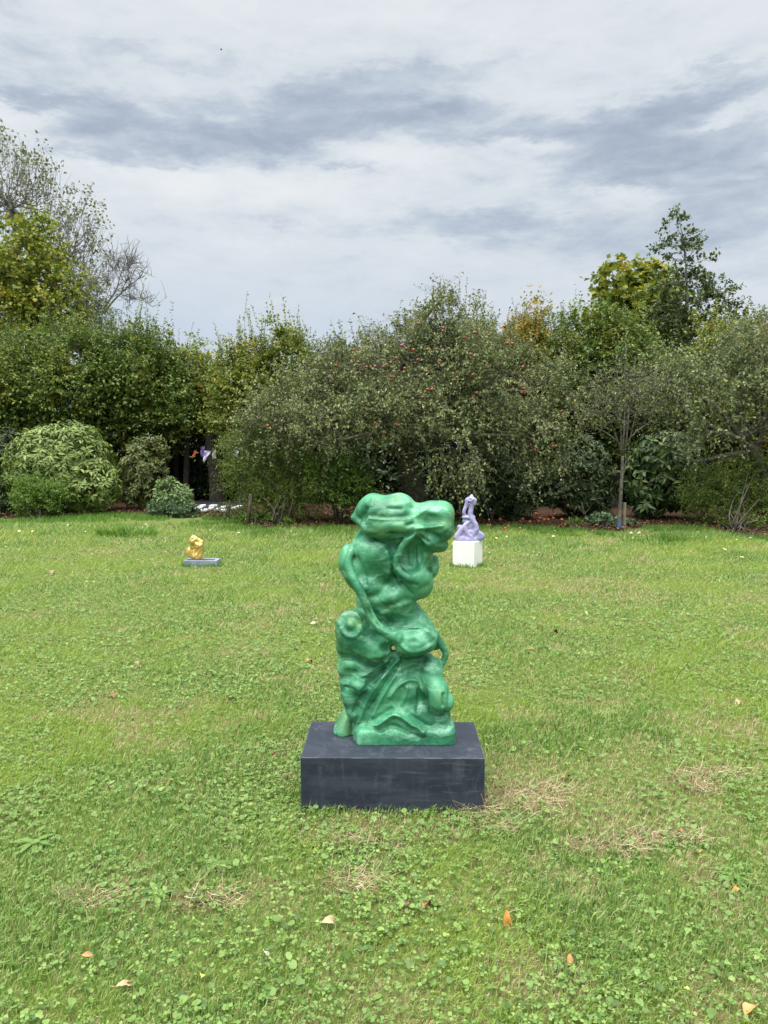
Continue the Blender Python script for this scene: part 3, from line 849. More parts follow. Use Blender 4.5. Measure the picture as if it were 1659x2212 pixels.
def spikes(x, y, h, w, lean, az):
    n = len(x)
    base = np.stack([x, y, np.zeros(n)], 1)
    d = np.stack([np.cos(az), np.sin(az), np.zeros(n)], 1); s = np.stack([-np.sin(az + 1.0), np.cos(az + 1.0), np.zeros(n)], 1)
    h, w, lean = h[:, None], w[:, None], lean[:, None]
    V = np.stack([base + s * w * .6, base - s * w * .6, base + d * h * lean + np.array([0, 0, 1.0]) * h * .95], 1)
    return V.reshape(-1, 3), np.arange(n * 3).reshape(-1, 3)


def discs(c, r, nrm, k=6, cup=.18):
    n = len(c); nrm = unit(nrm)
    u = unit(np.cross(nrm, np.tile([0.31, .95, .1], (n, 1)))); v = np.cross(nrm, u)
    a0 = rng.uniform(0, 6.28, n)
    V = [c]
    for i in range(k):
        a = a0 + i * 2 * math.pi / k
        rr = r * ((1 - .34 * (i % 3 == 0)) if k == 9 else (1 - .28 * (i == 0))) * rng.uniform(.82, 1.12, n)
        V.append(c + (u * np.cos(a)[:, None] + v * np.sin(a)[:, None]) * rr[:, None] + nrm * (r * cup * rng.uniform(-.4, 1, n))[:, None])
    V = np.stack(V, 1)
    i = np.arange(k)
    f = np.stack([np.zeros(k, int), 1 + i, 1 + (i + 1) % k], 1)
    return V.reshape(-1, 3), (f[None] + (np.arange(n) * (k + 1))[:, None, None]).reshape(-1, 3)


def on_lawn(x, y):
    ok = y < edge_y(x)
    for c, sx, sy, rot in ((pl_c, PW / 2, PD / 2, PL_ROT), (wb_loc, WS / 2, WS / 2, th), (slab_loc, SW / 2, .125, 0)):
        dx, dy = x - c[0], y - c[1]
        u, v = dx * math.cos(rot) + dy * math.sin(rot), -dx * math.sin(rot) + dy * math.cos(rot)
        ok &= ~((np.abs(u) < sx + .004) & (np.abs(v) < sy + .004))
    return ok


def scatter(dens, y0, y1, side=.53, extra=1.1):
    """random lawn points with density(Y) per square metre"""
    ys = np.linspace(y0, y1, 400)
    p = dens(ys) * 2 * (side * ys + extra)
    n = int(p.sum() * (ys[1] - ys[0]))
    c = np.cumsum(p); c /= c[-1]
    y = np.interp(rng.random(n), c, ys)
    x = rng.uniform(-1, 1, n) * (side * y + extra)
    m = on_lawn(x, y)
    return x[m], y[m]


def dryness(x, y):                    # straw-coloured patches, more of them on the right and close by
    d = fbm(x, y, 1.1, 21) * .6 + fbm(x, y, 4.2, 33) * .55
    d = d + .15 * np.exp(-((x - .85) ** 2 / .30 + (y - 3.35) ** 2 / .35)) + .10 * np.exp(-((x - 1.2) ** 2 / .35 + (y - 2.85) ** 2 / .06)) + .08 * np.exp(-((x + .75) ** 2 / .3 + (y - 2.6) ** 2 / .05))
    return d + .035 * np.clip(x, -1, 2) + .05 * np.clip(1.6 - y / 3.5, -1.2, .5)


def clov(x, y):
    return fbm(x, y, .9, 51) * .55 + fbm(x, y, 3.1, 63) * .5 - .03 * np.clip(x, -1, 2)


grass_m = leaf_mat("grass_blades", [(0, (.066, .152, .036)), (.35, (.145, .275, .058)), (.65, (.230, .378, .085)), (.85, (.325, .450, .125)), (1, (.46, .51, .22))], .48, .35, (0.6, .45, .60, (.28, .395, .075)), .45)
lush_m = leaf_mat("long_grass", [(0, (.065, .155, .028)), (.5, (.125, .255, .045)), (1, (.22, .36, .075))], .5, .35, None, .25)
dry_m = leaf_mat("straw_grass", [(0, (.26, .185, .095)), (.4, (.44, .35, .20)), (.8, (.58, .49, .31)), (1, (.70, .62, .44))], .7, .25, None, .15)
clover_m = leaf_mat("clover_leaves", [(0, (.065, .130, .032)), (.4, (.145, .250, .056)), (.8, (.205, .325, .080)), (1, (.28, .385, .105))], .55, .32, (0.9, .48, .62, (.16, .265, .065)), .4)

dn = lambda k, p: (lambda y: k * np.power(2.2 / np.maximum(y, 2.0), p))
x, y = scatter(dn(15500, 1.50), 1.55, 16.4)
dr, cl_ = dryness(x, y), clov(x, y)
hh = fbm(x, y, 1.6, 77)
u = rng.random(len(x))
isdry = u < np.clip((dr - .56) * 4.0, .17, .80)
keep = rng.random(len(x)) < np.where(cl_ > .56, .50, 1.0)
grow = np.clip((y - 11.5) / 3.5, 0, 1)
h = rng.uniform(.022, .052, len(x)) * (.35 + 1.9 * hh ** 2 + .25 * hh) * (1 + .8 * grow)
wd = (.0026 + .0022 * rng.random(len(x))) * np.maximum(1, (y / 2.6) ** .75)
A1 = Acc(); A2 = Acc(); A3 = Acc()
near = y < 5.5
for m, acc in ((keep & ~isdry, A1), (isdry, A2)):
    for f, fn in ((near, blades), (~near, spikes)):
        k = m & f
        n = int(k.sum())
        dry = acc is A2
        acc.add(*fn(x[k], y[k], h[k] * (.75 if dry else 1), wd[k] * (.62 if dry else 1), np.where(rng.random(n) < .55, rng.uniform(.5, 1.3, n), rng.uniform(.1, .6, n)), rng.uniform(0, 6.283, n)))
# lusher grass along the far edge of the lawn, and against the plinths where the mower cannot reach
xe = rng.uniform(-9, 9, 26000); ye = edge_y(xe) - np.abs(rng.normal(0, 1.0, len(xe)))
tall = fbm(xe, ye, 1.3, 91)
k = on_lawn(xe, ye) & (tall > .46)
n = int(k.sum())
A3.add(*spikes(xe[k], ye[k], rng.uniform(.05, .14, n) * (.4 + tall[k]), rng.uniform(.010, .017, n), rng.uniform(.1, .8, n), rng.uniform(0, 6.28, n)))
for (c, sx, sy, rot, nn, hm, wm) in ((pl_c, PW / 2, PD / 2, PL_ROT, 900, .058, .0032), (wb_loc, WS / 2, WS / 2, th, 320, .075, .009), (slab_loc, SW / 2, .125, 0, 300, .07, .009)):
    t_ = rng.uniform(0, 2 * (sx + sy) * 2, nn); dd = rng.uniform(.006, .05, nn)
    u_ = np.where(t_ < 2 * sx, t_ - sx, np.where(t_ < 2 * sx + 2 * sy, sx + dd, np.where(t_ < 4 * sx + 2 * sy, t_ - 3 * sx - 2 * sy, -sx - dd)))
    v_ = np.where(t_ < 2 * sx, -sy - dd, np.where(t_ < 2 * sx + 2 * sy, t_ - 2 * sx - sy, np.where(t_ < 4 * sx + 2 * sy, sy + dd, t_ - 4 * sx - 3 * sy)))
    X_, Y_ = c[0] + u_ * math.cos(rot) - v_ * math.sin(rot), c[1] + u_ * math.sin(rot) + v_ * math.cos(rot)
    A3.add(*blades(X_, Y_, rng.uniform(.35, 1.05, nn) ** 1.5 * hm, np.full(nn, wm), rng.uniform(.1, .7, nn), rng.uniform(0, 6.28, nn)))
put("grass", A1.mesh("grass", (grass_m,)), kind="stuff", label="short mown green grass of the lawn", category="grass")
put("dry_grass", A2.mesh("dry_grass", (dry_m,)), kind="stuff", label="straw coloured dry grass mixed through the lawn", category="grass")
put("long_grass", A3.mesh("long_grass", (lush_m,)), kind="stuff", label="longer green grass along the shrub border and around the plinths", category="grass")

# clover, ground ivy and buttercup leaves
x, y = scatter(dn(5200, 1.35), 1.55, 15.0)
cl_ = clov(x, y)
k = rng.random(len(x)) < np.clip((cl_ - .44) * 5.5, np.clip(.34 - y * .045, .08, .3), 1) * np.clip(1.3 - y / 10, .16, 1)
x, y = x[k], y[k]
n = len(x)
big = rng.random(n) < .42
z = rng.uniform(.010, .036, n)
AC = Acc()
sc = np.maximum(1, (y / 4.0) ** .40)
nr = np.stack([rng.normal(0, .5, n), rng.normal(-.12, .5, n), np.ones(n)], 1)
b_ = big
R_ = (.0055 + .010 * rng.random(n) ** 1.7) * sc
lb = rng.random(n) < .55
for q_, kk in ((b_ & lb & (y < 5), 9), (b_ & ~lb & (y < 5), 7), (b_ & (y >= 5), 5)):
    AC.add(*discs(np.stack([x, y, z], 1)[q_], R_[q_], nr[q_], kk))
for j in range(3):                                        # three leaflets
    a = rng.uniform(0, 6.28, n) if j == 0 else a + 2.09
    d = np.stack([np.cos(a), np.sin(a), rng.uniform(-.2, .35, n)], 1)
    s_ = ~b_
    L_ = rng.uniform(.008, .017, n) * sc
    AC.add(*leaf_geo(np.stack([x, y, z], 1)[s_] + d[s_] * .001, d[s_], nr[s_], L_[s_], L_[s_] * .95, .06, .05, .58))
put("clover", AC.mesh("clover", (clover_m,)), kind="stuff", label="clover and round ground ivy leaves spread through the lawn", category="clover")
print("lawn tris", sum(len(f) for a in (A1, A2, A3, AC) for q in a.f.values() for f in q))

# chips and fallen leaves lying on the mulch
n = 15000
x = rng.uniform(-9.5, 9.5, n); y = edge_y(x) + np.abs(rng.normal(0, 1.3, n)) - .12
a = rng.uniform(0, 6.28, n)
V_, F_ = leaf_geo(np.stack([x, y, .045 + .06 * rng.random(n)], 1), np.stack([np.cos(a), np.sin(a), rng.normal(0, .3, n)], 1), np.stack([rng.normal(0, .5, n), rng.normal(0, .5, n), np.ones(n)], 1), rng.uniform(.03, .085, n), rng.uniform(.018, .04, n), .1, .1)
chip_m = leaf_mat("bark_chips", [(0, (.03, .016, .010)), (.5, (.075, .036, .021)), (.85, (.145, .070, .040)), (.96, (.24, .15, .085)), (1, (.34, .27, .17))], .85, .0, None, .15)
put("bark_chips", mesh_from("bark_chips", V_, F_, (chip_m,)), kind="stuff", label="brown bark chips and dead leaves on the shrub bed", category="mulch")


# ------------------------------------------------------------------ plants
TRI = 0


def lobe_pts(lobes, n, shell=.35, above=.05):
    """points in a union of ellipsoids given as (x, y, Y, rx, rz, ry) with radii in the units of x, y at that distance"""
    c = np.array([P(l[0], l[1], l[2]) for l in lobes]); r = np.array([[l[3], l[5], l[4]] for l in lobes]) * (np.array([l[2] for l in lobes]) / FPX)[:, None]
    vol = np.prod(r, 1) ** .8
    i = rng.choice(len(lobes), n, p=vol / vol.sum())
    d = unit(rng.normal(size=(n, 3)))
    rad = rng.random(n) ** shell
    p = c[i] + d * r[i] * rad[:, None]
    out = unit(d / r[i])
    k = p[:, 2] > above
    return p[k], out[k], rad[k]


def skeleton(root_pts, pts, bal=.45, merge=None):
    """joins the points to a growing tree; returns nodes, parents and a weight for each (how much hangs on it)"""
    N = np.concatenate([root_pts, pts]); m = len(root_pts); n = len(N)
    par = np.full(n, -1); plen = np.zeros(n)
    for i in range(1, m):
        par[i] = i - 1
    todo = np.ones(n, bool); todo[:m] = False
    best = np.full(n, 1e9); bp = np.zeros(n, int)
    ord_ = list(range(m))

    def relax(j):
        d = np.linalg.norm(N - N[j], axis=1)
        if j < m and j < m - 1:
            d = d * 1.5
        c = d + bal * plen[j]
        u = todo & (c < best)
        best[u] = c[u]; bp[u] = j
    for j in range(m):
        relax(j)
    for _ in range(n - m):
        i = int(np.argmin(np.where(todo, best, 1e9)))
        todo[i] = False; par[i] = bp[i]
        plen[i] = plen[bp[i]] + np.linalg.norm(N[i] - N[bp[i]])
        ord_.append(i); relax(i)
    w = np.ones(n)
    for i in reversed(ord_):
        if par[i] >= 0:
            w[par[i]] += w[i]
    return N, par, w


def limbs(A, root_pts, pts, r0, rmin=.004, bal=.45, k=5, sag=.0, powr=.5):
    N, par, w = skeleton(root_pts, pts, bal)
    r = np.maximum(r0 * (w / w[0]) ** powr, rmin)
    i = np.where(par >= 0)[0]
    a, b = N[par[i]], N[i]
    ra, rb = np.minimum(r[par[i]], r[i] * 1.35), r[i]
    # each limb in three bent pieces
    L = np.linalg.norm(b - a, axis=1, keepdims=True)
    off = rng.normal(0, .07, (len(i), 3)) * L; off2 = rng.normal(0, .05, (len(i), 3)) * L
    off[:, 2] -= sag * L[:, 0]
    m1, m2 = a + (b - a) * .35 + off, a + (b - a) * .7 + off * .6 + off2
    for p, q, x0, x1 in ((a, m1, 0, .35), (m1, m2, .35, .7), (m2, b, .7, 1)):
        A.add(*tubes(p, q, ra + (rb - ra) * x0, ra + (rb - ra) * x1, k))
    return N, par, w


def twigs(S, Dr, L, nl, bend=(0, 0, -.2), jit=.25):
    """leaf places along curved twigs: positions, tangents"""
    n = len(S); L = np.broadcast_to(L, (n,))
    B = np.asarray(bend) + rng.normal(0, jit, (n, 3))
    t = (np.arange(nl)[None] + rng.random((n, nl))) / nl
    t = .12 + .88 * t
    pos = S[:, None] + Dr[:, None] * (t * L[:, None])[..., None] + B[:, None] * (t * t * L[:, None])[..., None]
    tan = unit(Dr[:, None] + 2 * B[:, None] * t[..., None])
    return pos, tan, B


def twig_wood(A, S, Dr, L, B, r=.003, seg=2, k=3):
    L = np.broadcast_to(L, (len(S),))[:, None]
    f = lambda t: S + Dr * L * t + B * L * t * t
    for s in range(seg):
        t0, t1 = s / seg, (s + 1) / seg
        A.add(*tubes(f(t0), f(t1), np.full(len(S), r * (1 - .6 * t0)), np.full(len(S), r * (1 - .6 * t1)), k))


def dress(A, pos, tan, ll, lw, spread=.9, up=.5, fold=.18, curl=.12, droop=0.0, geo=leaf_geo):
    n = pos.shape[0] * pos.shape[1]
    p, t = pos.reshape(-1, 3), tan.reshape(-1, 3)
    side = unit(np.cross(t, rng.normal(size=(n, 3))))
    d = unit(t * (1 - spread * .5) + side * spread + np.array([0, 0, -droop]))
    nr = unit(rng.normal(0, .55, (n, 3)) + np.array([0, -.15, up]))
    sc = rng.uniform(.65, 1.2, n)
    A.add(*geo(p, d, nr, ll * sc, lw * sc, fold, curl))


def plant(name, label, cat, base, parts, group=None):
    """parts: list of (part name, Acc, material, is it scattered)"""
    global TRI
    o = thing(name, label, cat, base, group)
    for pn, acc, mat, stuff in parts:
        if not acc.v:
            continue
        me = acc.mesh(pn, (mat,), off=base, smooth=(pn in ('trunk', 'stems', 'branches')))
        c = put(pn, me, o)
        if stuff:
            c['kind'] = 'stuff'
        TRI += sum(len(f) * (f.shape[1] - 2) for q_ in acc.f.values() for f in q_)
    return o


def trunk_path(A, pts, r0, r1, k=9, flare=1.5):
    p = smooth_path(pts, 14)
    r = np.linspace(r0, r1, 14); r[0] *= flare; r[1] *= 1 + (flare - 1) * .35
    V, F = curve_tube(p, r, k); A.add(V, F)
    return p


bark = plain_mat("bark", (.050, .042, .032), .9, (.11, .10, .08), 14, .9, 30, stretch=(1, 1, .3), spec=.15)
bark_apple = plain_mat("lichen_bark", (.060, .054, .042), .9, (.155, .15, .115), 16, .9, 40, spec=.15)
bark_grey = plain_mat("grey_bark", (.13, .125, .12), .9, (.22, .215, .205), 20, .5, 40, spec=.15)

horn_m = leaf_mat("hornbeam_leaves", [(0, (.050, .095, .022)), (.35, (.090, .155, .032)), (.7, (.145, .215, .045)), (.92, (.22, .27, .065)), (1, (.31, .29, .07))], .45, .30, (1.1, .54, .66, (.20, .235, .05)), .28)
horn_y = leaf_mat("yellowing_hornbeam_leaves", [(0, (.080, .130, .024)), (.4, (.145, .205, .036)), (.75, (.235, .28, .055)), (1, (.40, .33, .06))], .5, .32, (.9, .60, .68, (.34, .26, .04)))
gold_m = leaf_mat("golden_hornbeam_leaves", [(0, (.12, .13, .02)), (.4, (.26, .21, .03)), (.8, (.42, .28, .04)), (1, (.16, .18, .03))], .5, .32)
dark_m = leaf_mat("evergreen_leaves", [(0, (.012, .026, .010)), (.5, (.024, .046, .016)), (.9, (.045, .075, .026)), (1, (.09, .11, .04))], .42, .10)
apple_m = leaf_mat("apple_leaves", [(0, (.062, .092, .032)), (.35, (.115, .155, .056)), (.7, (.180, .220, .086)), (.92, (.265, .29, .135)), (1, (.36, .32, .13))], .55, .22, (1.3, .52, .64, (.24, .265, .125)), .25)
apple2_m = leaf_mat("pale_apple_leaves", [(0, (.085, .125, .048)), (.4, (.145, .195, .078)), (.8, (.225, .27, .12)), (1, (.34, .36, .14))], .55, .25)
maple_m = leaf_mat("maple_leaves", [(0, (.090, .140, .020)), (.4, (.160, .215, .028)), (.75, (.24, .275, .038)), (1, (.40, .33, .045))], .5, .35, (1.6, .66, .74, (.44, .27, .035)))
ash_m = leaf_mat("ash_leaves", [(0, (.11, .135, .075)), (.5, (.17, .195, .11)), (1, (.25, .265, .16))], .6, .3)
oak_m = leaf_mat("oak_leaves", [(0, (.050, .080, .026)), (.5, (.085, .125, .038)), (1, (.15, .18, .06))], .5, .25)

# --- hornbeams of the tall hedge behind everything
n_h = 0


def hornbeam(label, cx, top, bot, rx, Y, mat, shoots=26, dens=1.0, ry=75, sh_h=(.6, 1.5), leafs=9):
    shoots = int(shoots * 1.7)
    global n_h
    H = (bot - top)
    lobes = [(cx, top + H * .50, Y, rx * .80, H * .30, ry), (cx, top + H * .68, Y, rx * 1.05, H * .32, ry * 1.05), (cx - rx * .4, top + H * (.50 + rng.uniform(-.06, .08)), Y - .5, rx * .5, H * .27, ry * .6), (cx + rx * .4, top + H * (.52 + rng.uniform(-.08, .08)), Y - .6, rx * .5, H * .27, ry * .6)]
    for i in range(4):
        qx = rng.uniform(-.85, .85)
        lobes.append((cx + rx * qx, top + H * (.10 + .12 * abs(qx)) + rng.uniform(-14, 30), Y + rng.uniform(-.6, .6), rng.uniform(8, 14), rng.uniform(40, 70), 14))
    base = np.array([P(cx, 1000, Y)[0], Y, 0.0])
    p, out, rad = lobe_pts(lobes, int(570 * dens), .30, .5)
    g = (fbm(p[:, 0] * 1.2 + p[:, 1], p[:, 2] - p[:, 1] * .5, 1.1, 61) > .40) | (rad < .75)
    p, out, rad = p[g], out[g], rad[g]
    W = Acc(); Lf = Acc(); Sh = Acc()
    tp = trunk_path(W, [base, base + [.1, 0, .9], [base[0] + .05, Y, P(cx, top + H * .35, Y)[2]]], .13, .04, 7)
    limbs(W, tp[3::3], p[::5], .07, .008, .4, 4)
    # flat sprays of leaves on outward shoots
    m = len(p)
    rep = 4
    S = np.repeat(p, rep, 0)
    Dn = unit(out * np.array([.8, .9, .3]) + np.array([0, -.15, .35]) + rng.normal(0, .35, p.shape))
    Ln = unit(np.cross(Dn, np.array([0, 0, 1.0])))
    Dr = unit(np.repeat(Dn, rep, 0) + np.repeat(Ln, rep, 0) * np.tile(np.linspace(-.75, .75, rep), m)[:, None] + rng.normal(0, .14, S.shape))
    pos, tan, B = twigs(S, Dr, rng.uniform(.30, .62, len(S)), leafs, (0, 0, -.12), .18)
    dress(Lf, pos, tan, .108, .066, .85, 1.6, .15, .10)
    # upright shoots that break the outline
    xs_ = rng.uniform(-1, 1, shoots) * rx * .95
    xs_[shoots // 2:] *= .9
    sx = cx + xs_
    sy = top + H * .17 + (np.abs(xs_) / rx) ** 2 * H * .22 + rng.uniform(0, H * .12, shoots)
    S = np.array([P(a, b, Y + rng.uniform(-.8, .5)) for a, b in zip(sx, sy)])
    Ls = rng.uniform(*sh_h, shoots) * rng.choice([.7, 1, 1.15, 1.5], shoots)
    Dr = unit(np.array([0, 0, 1.0]) + rng.normal(0, .13, (shoots, 3)))
    pos, tan, B = twigs(S, Dr, Ls, 26, (0, 0, 0), .05)
    twig_wood(W, S, Dr, Ls, B, .007, 3)
    dress(Lf, pos, tan, .080, .045, .8, .6, .15, .1)
    # upright shoots standing out of the face of the hedge
    q = p[(out[:, 1] < -.1)]
    q = q[rng.permutation(len(q))[:90]]
    Dr = unit(np.array([0, -.18, 1.0]) + rng.normal(0, .16, q.shape)); Lq = rng.uniform(.5, 1.1, len(q))
    pq, tq, Bq = twigs(q + np.array([0, -.2, 0]), Dr, Lq, 15, (0, 0, 0), .06)
    dress(Lf, pq, tq, .094, .056, .95, .6, .15, .1)
    # side twigs low on the shoots
    S2 = pos[:, :8].reshape(-1, 3)
    D2 = unit(rng.normal(0, .5, S2.shape) + np.array([0, 0, .75]))
    pos2, tan2, B2 = twigs(S2, D2, rng.uniform(.18, .42, len(S2)), 8, (0, 0, 0), .12)
    dress(Lf, pos2, tan2, .085, .05, .85, .6, .15, .1)
    plant("hornbeam_tree", label, "tree", base, [("trunk", W, bark, False), ("crown", Lf, mat, True)], "hornbeams of the tall hedge")


hornbeam("dark green hornbeam in the hedge at the far left edge, below the maple", -60, 700, 1010, 90, 22.6, horn_m, 20)
hornbeam("dark green hornbeam in the hedge right behind the variegated bush", 60, 715, 1000, 82, 22.8, horn_m, 30)
hornbeam("dense hornbeam in the hedge below the grey-leaved sapling and right of the maple", 170, 690, 990, 80, 22.6, horn_m, 34)
hornbeam("hornbeam in the hedge under the bare dead branches", 275, 695, 985, 78, 22.8, horn_m, 40)
hornbeam("hornbeam on the sloping end of the left hedge, beside the low gap in the skyline", 352, 752, 985, 62, 23.2, horn_m, 26)
hornbeam("low round-topped yellow-green hornbeam at the dip of the hedge", 430, 748, 960, 72, 24.5, horn_y, 12, 1.0, 70, (.3, .7))
hornbeam("slim yellowing hornbeam with thin bare shoots left of the apple tree", 523, 735, 985, 60, 22.6, horn_y, 18, .95, 70, (.7, 1.6))
hornbeam("yellowing hornbeam with tall shoots touching the left of the apple tree", 625, 715, 980, 70, 22.8, horn_y, 26, 1.0, 70, (.6, 1.3))
hornbeam("green hornbeam just right of the apple tree's highest twigs", 1030, 690, 960, 62, 22.5, horn_m, 20, .8)
hornbeam("golden yellow hornbeam right of the apple tree", 1132, 672, 930, 50, 22.0, gold_m, 22, .7, 60, (.5, 1.0))
hornbeam("green hornbeam with thin upright shoots right of the golden one", 1212, 680, 1000, 52, 21.6, horn_m, 24, .8, 60, (.7, 1.3))
hornbeam("broad rounded bright green hornbeam standing highest in the right-hand hedge", 1328, 625, 1010, 92, 21.0, horn_m, 40, 1.4, 85, (.2, .7))
hornbeam("yellowish hornbeam with wispy shoots near the right edge", 1560, 690, 1010, 62, 21.0, horn_y, 22, .9, 70, (.6, 1.2))
hornbeam("orange tinted hornbeam at the very right edge", 1652, 700, 1010, 62, 21.0, gold_m, 22, .8, 70, (.6, 1.2))
hornbeam("dark hornbeam hidden behind the slender tall tree", 1455, 760, 1010, 72, 22.0, horn_m, 14, 1.0, 70, (.4, .8))
hornbeam("hornbeam behind the middle of the apple tree crown", 850, 760, 1000, 110, 23.5, horn_m, 10, 1.2, 80, (.3, .6))

# --- taller trees beyond the hedge
# maple
mb = np.array([P(60, 700, 27)[0], 27.0, 0.0])
W, Lf = Acc(), Acc()
tp = trunk_path(W, [mb, mb + [0, 0, 3], P(60, 560, 27)], .22, .05)
p, out, rad = lobe_pts([(62, 575, 27, 72, 85, 80), (10, 660, 27, 90, 75, 90), (105, 650, 26.5, 55, 75, 70), (75, 510, 27, 34, 34, 40), (-70, 620, 27.5, 80, 110, 80), (100, 720, 26.5, 70, 40, 60)], 1000, .36)
limbs(W, tp[4::2], p[::3], .12, .012, .4, 4)
S = np.repeat(p, 2, 0); Dr = unit(np.repeat(out, 2, 0) + np.array([0, 0, .3]) + rng.normal(0, .4, (len(S), 3)))
pos, tan, B = twigs(S, Dr, rng.uniform(.4, .8, len(S)), 11, (0, 0, -.25), .2)
dress(Lf, pos, tan, .125, .125, .9, .8, .08, .12, .25)
plant("maple_tree", "leafy yellow-green maple with a few orange sprays at the far left", "tree", mb, [("trunk", W, bark, False), ("crown", Lf, maple_m, True)])

# sparse grey tree behind it: bare branches, leaves only in tufts at the tips
ab = np.array([P(20, 700, 33)[0], 33.0, 0.0])
W, Lf = Acc(), Acc()
tp = trunk_path(W, [ab, ab + [0, 0, 4], P(34, 520, 33), P(24, 450, 33)], .24, .05)
t2 = trunk_path(W, [P(34, 640, 33), P(70, 585, 32.8), P(150, 560, 32.5)], .10, .03, 6, 1.0)
p, out, rad = lobe_pts([(30, 420, 33, 80, 76, 90), (-50, 450, 33, 80, 110, 90), (88, 430, 32.6, 36, 48, 50), (150, 520, 32.6, 58, 66, 80), (185, 590, 32.4, 42, 56, 60), (120, 580, 32.4, 60, 50, 60)], 900, .42)
N, par, w_ = limbs(W, np.concatenate([tp[5::2], t2[3::3]]), p, .13, .011, .55, 4, -.05, .42)
tips = np.where((w_ < 2.5))[0]
S = np.repeat(N[tips], 2, 0); Dr = unit(S - np.array([ab[0], 33, 5.5]) + rng.normal(0, .5, S.shape) + np.array([0, 0, 2.2]))
Ls = rng.uniform(.4, .95, len(S))
pos, tan, B = twigs(S, Dr, Ls, 5, (0, 0, .25), .2)
twig_wood(W, S, Dr, Ls, B, .009, 3)
pe = S + Dr * Ls[:, None] + B * Ls[:, None]
k = rng.random(len(pe)) < .50
pos = pe[k][:, None] + rng.normal(0, .11, (int(k.sum()), 6, 3)); tan = unit(rng.normal(0, .6, pos.shape) + np.array([0, 0, .4]))
dress(Lf, pos, tan, .17, .10, .8, .8, .1, .15, .2)
plant("ash_tree", "tall airy ash with bare grey branches and leaf tufts only at its tips, top left", "tree", ab, [("trunk", W, bark_grey, False), ("crown", Lf, ash_m, True)])

# small grey-green tree
sb = np.array([P(185, 700, 27.5)[0], 27.5, 0.0])
W, Lf = Acc(), Acc()
tp = trunk_path(W, [sb, sb + [0, 0, 3], P(188, 640, 27.5)], .10, .03)
p, out, rad = lobe_pts([(188, 655, 27.5, 30, 52, 40), (178, 620, 27.5, 22, 26, 30), (200, 700, 27.5, 34, 40, 40)], 240, .4)
limbs(W, tp[4::2], p[::2], .06, .008, .4, 4)
S = np.repeat(p, 2, 0); Dr = unit(np.repeat(out, 2, 0) + rng.normal(0, .5, (len(S), 3)) + np.array([0, 0, .3]))
pos, tan, B = twigs(S, Dr, rng.uniform(.35, .7, len(S)), 12, (0, 0, -.2), .2)
dress(Lf, pos, tan, .11, .035, .8, .5)
plant("willow_sapling", "small grey-leaved sapling between the maple and the bare branches", "tree", sb, [("trunk", W, bark_grey, False), ("crown", Lf, ash_m, True)])

# dead branches
db = np.array([P(214, 700, 28)[0], 28.0, 0.0])
W = Acc()
W.add(*curve_tube(smooth_path([db, [db[0] + .1, 28, 2.5], P(217, 685, 28)], 10), np.linspace(.11, .07, 10), 7))
cz = lambda a, b, Y: P(a * .2, 331.8 + b * .2, Y)
dl = [([(1090, 1740), (1140, 1640), (1200, 1560), (1270, 1450), (1290, 1340), (1320, 1260), (1350, 1190), (1365, 1115)], .060), ([(1120, 1730), (1170, 1660), (1230, 1580), (1320, 1500), (1400, 1420), (1490, 1360), (1540, 1290), (1565, 1240)], .055),
      ([(1300, 1520), (1380, 1540), (1460, 1570), (1560, 1590), (1610, 1630), (1650, 1655)], .030), ([(1285, 1350), (1260, 1290), (1210, 1240), (1170, 1200)], .022), ([(1320, 1480), (1350, 1400), (1385, 1350), (1440, 1310)], .022),
      ([(1330, 1260), (1370, 1225), (1425, 1195)], .018), ([(1200, 1560), (1195, 1490), (1170, 1420), (1120, 1350)], .020), ([(1390, 1430), (1395, 1500), (1400, 1600), (1390, 1680)], .016), ([(1310, 1290), (1270, 1210), (1230, 1150)], .016), ([(1350, 1195), (1400, 1170), (1430, 1165)], .014)]
ends = []
for i, (pp, r) in enumerate(dl):
    Yd = 28 + .35 * math.sin(i * 2.3)
    pw = smooth_path([cz(a, b, 28 + (Yd - 28) * t_ / len(pp)) for t_, (a, b) in enumerate(pp)], 16)
    W.add(*curve_tube(pw, np.linspace(r * .75, .009, 16), 6))
    ends.append(pw[5:])
E_ = np.concatenate(ends)
for lv in range(2):
    S = np.repeat(E_, 2, 0); S = S[rng.random(len(S)) < .62]
    Dr = unit(rng.normal(0, .7, S.shape) + np.array([.25, 0, .55])); Ls = rng.uniform(.2, .55, len(S))
    pos, tan, B = twigs(S, Dr, Ls, 2, (0, 0, .15), .2)
    twig_wood(W, S, Dr, Ls, B, .010, 3); E_ = pos.reshape(-1, 3)
plant("dead_tree", "leafless dead tree with forking bare branches against the sky on the left", "tree", db, [("trunk", W, bark_grey, False)])

# big-leaved maple behind the right hedge
yb = np.array([P(1370, 700, 26)[0], 26.0, 0.0])
W, Lf = Acc(), Acc()
tp = trunk_path(W, [yb, yb + [0, 0, 3], P(1365, 620, 26)], .16, .05)
p, out, rad = lobe_pts([(1340, 612, 26, 36, 42, 50), (1398, 625, 26, 36, 46, 50), (1375, 690, 26, 80, 80, 80), (1435, 690, 26, 40, 60, 50)], 330, .35)
limbs(W, tp[4::2], p[::2], .09, .01, .4, 4)
S = np.repeat(p, 2, 0); Dr = unit(np.repeat(out, 2, 0) + np.array([0, 0, .35]) + rng.normal(0, .35, (len(S), 3)))
pos, tan, B = twigs(S, Dr, rng.uniform(.35, .7, len(S)), 8, (0, 0, -.25), .2)
dress(Lf, pos, tan, .22, .20, .9, .8, .08, .12, .3)
plant("maple_tree", "maple with large pale leaves poking above the broad green hornbeam on the right", "tree", yb, [("trunk", W, bark, False), ("crown", Lf, maple_m, True)])

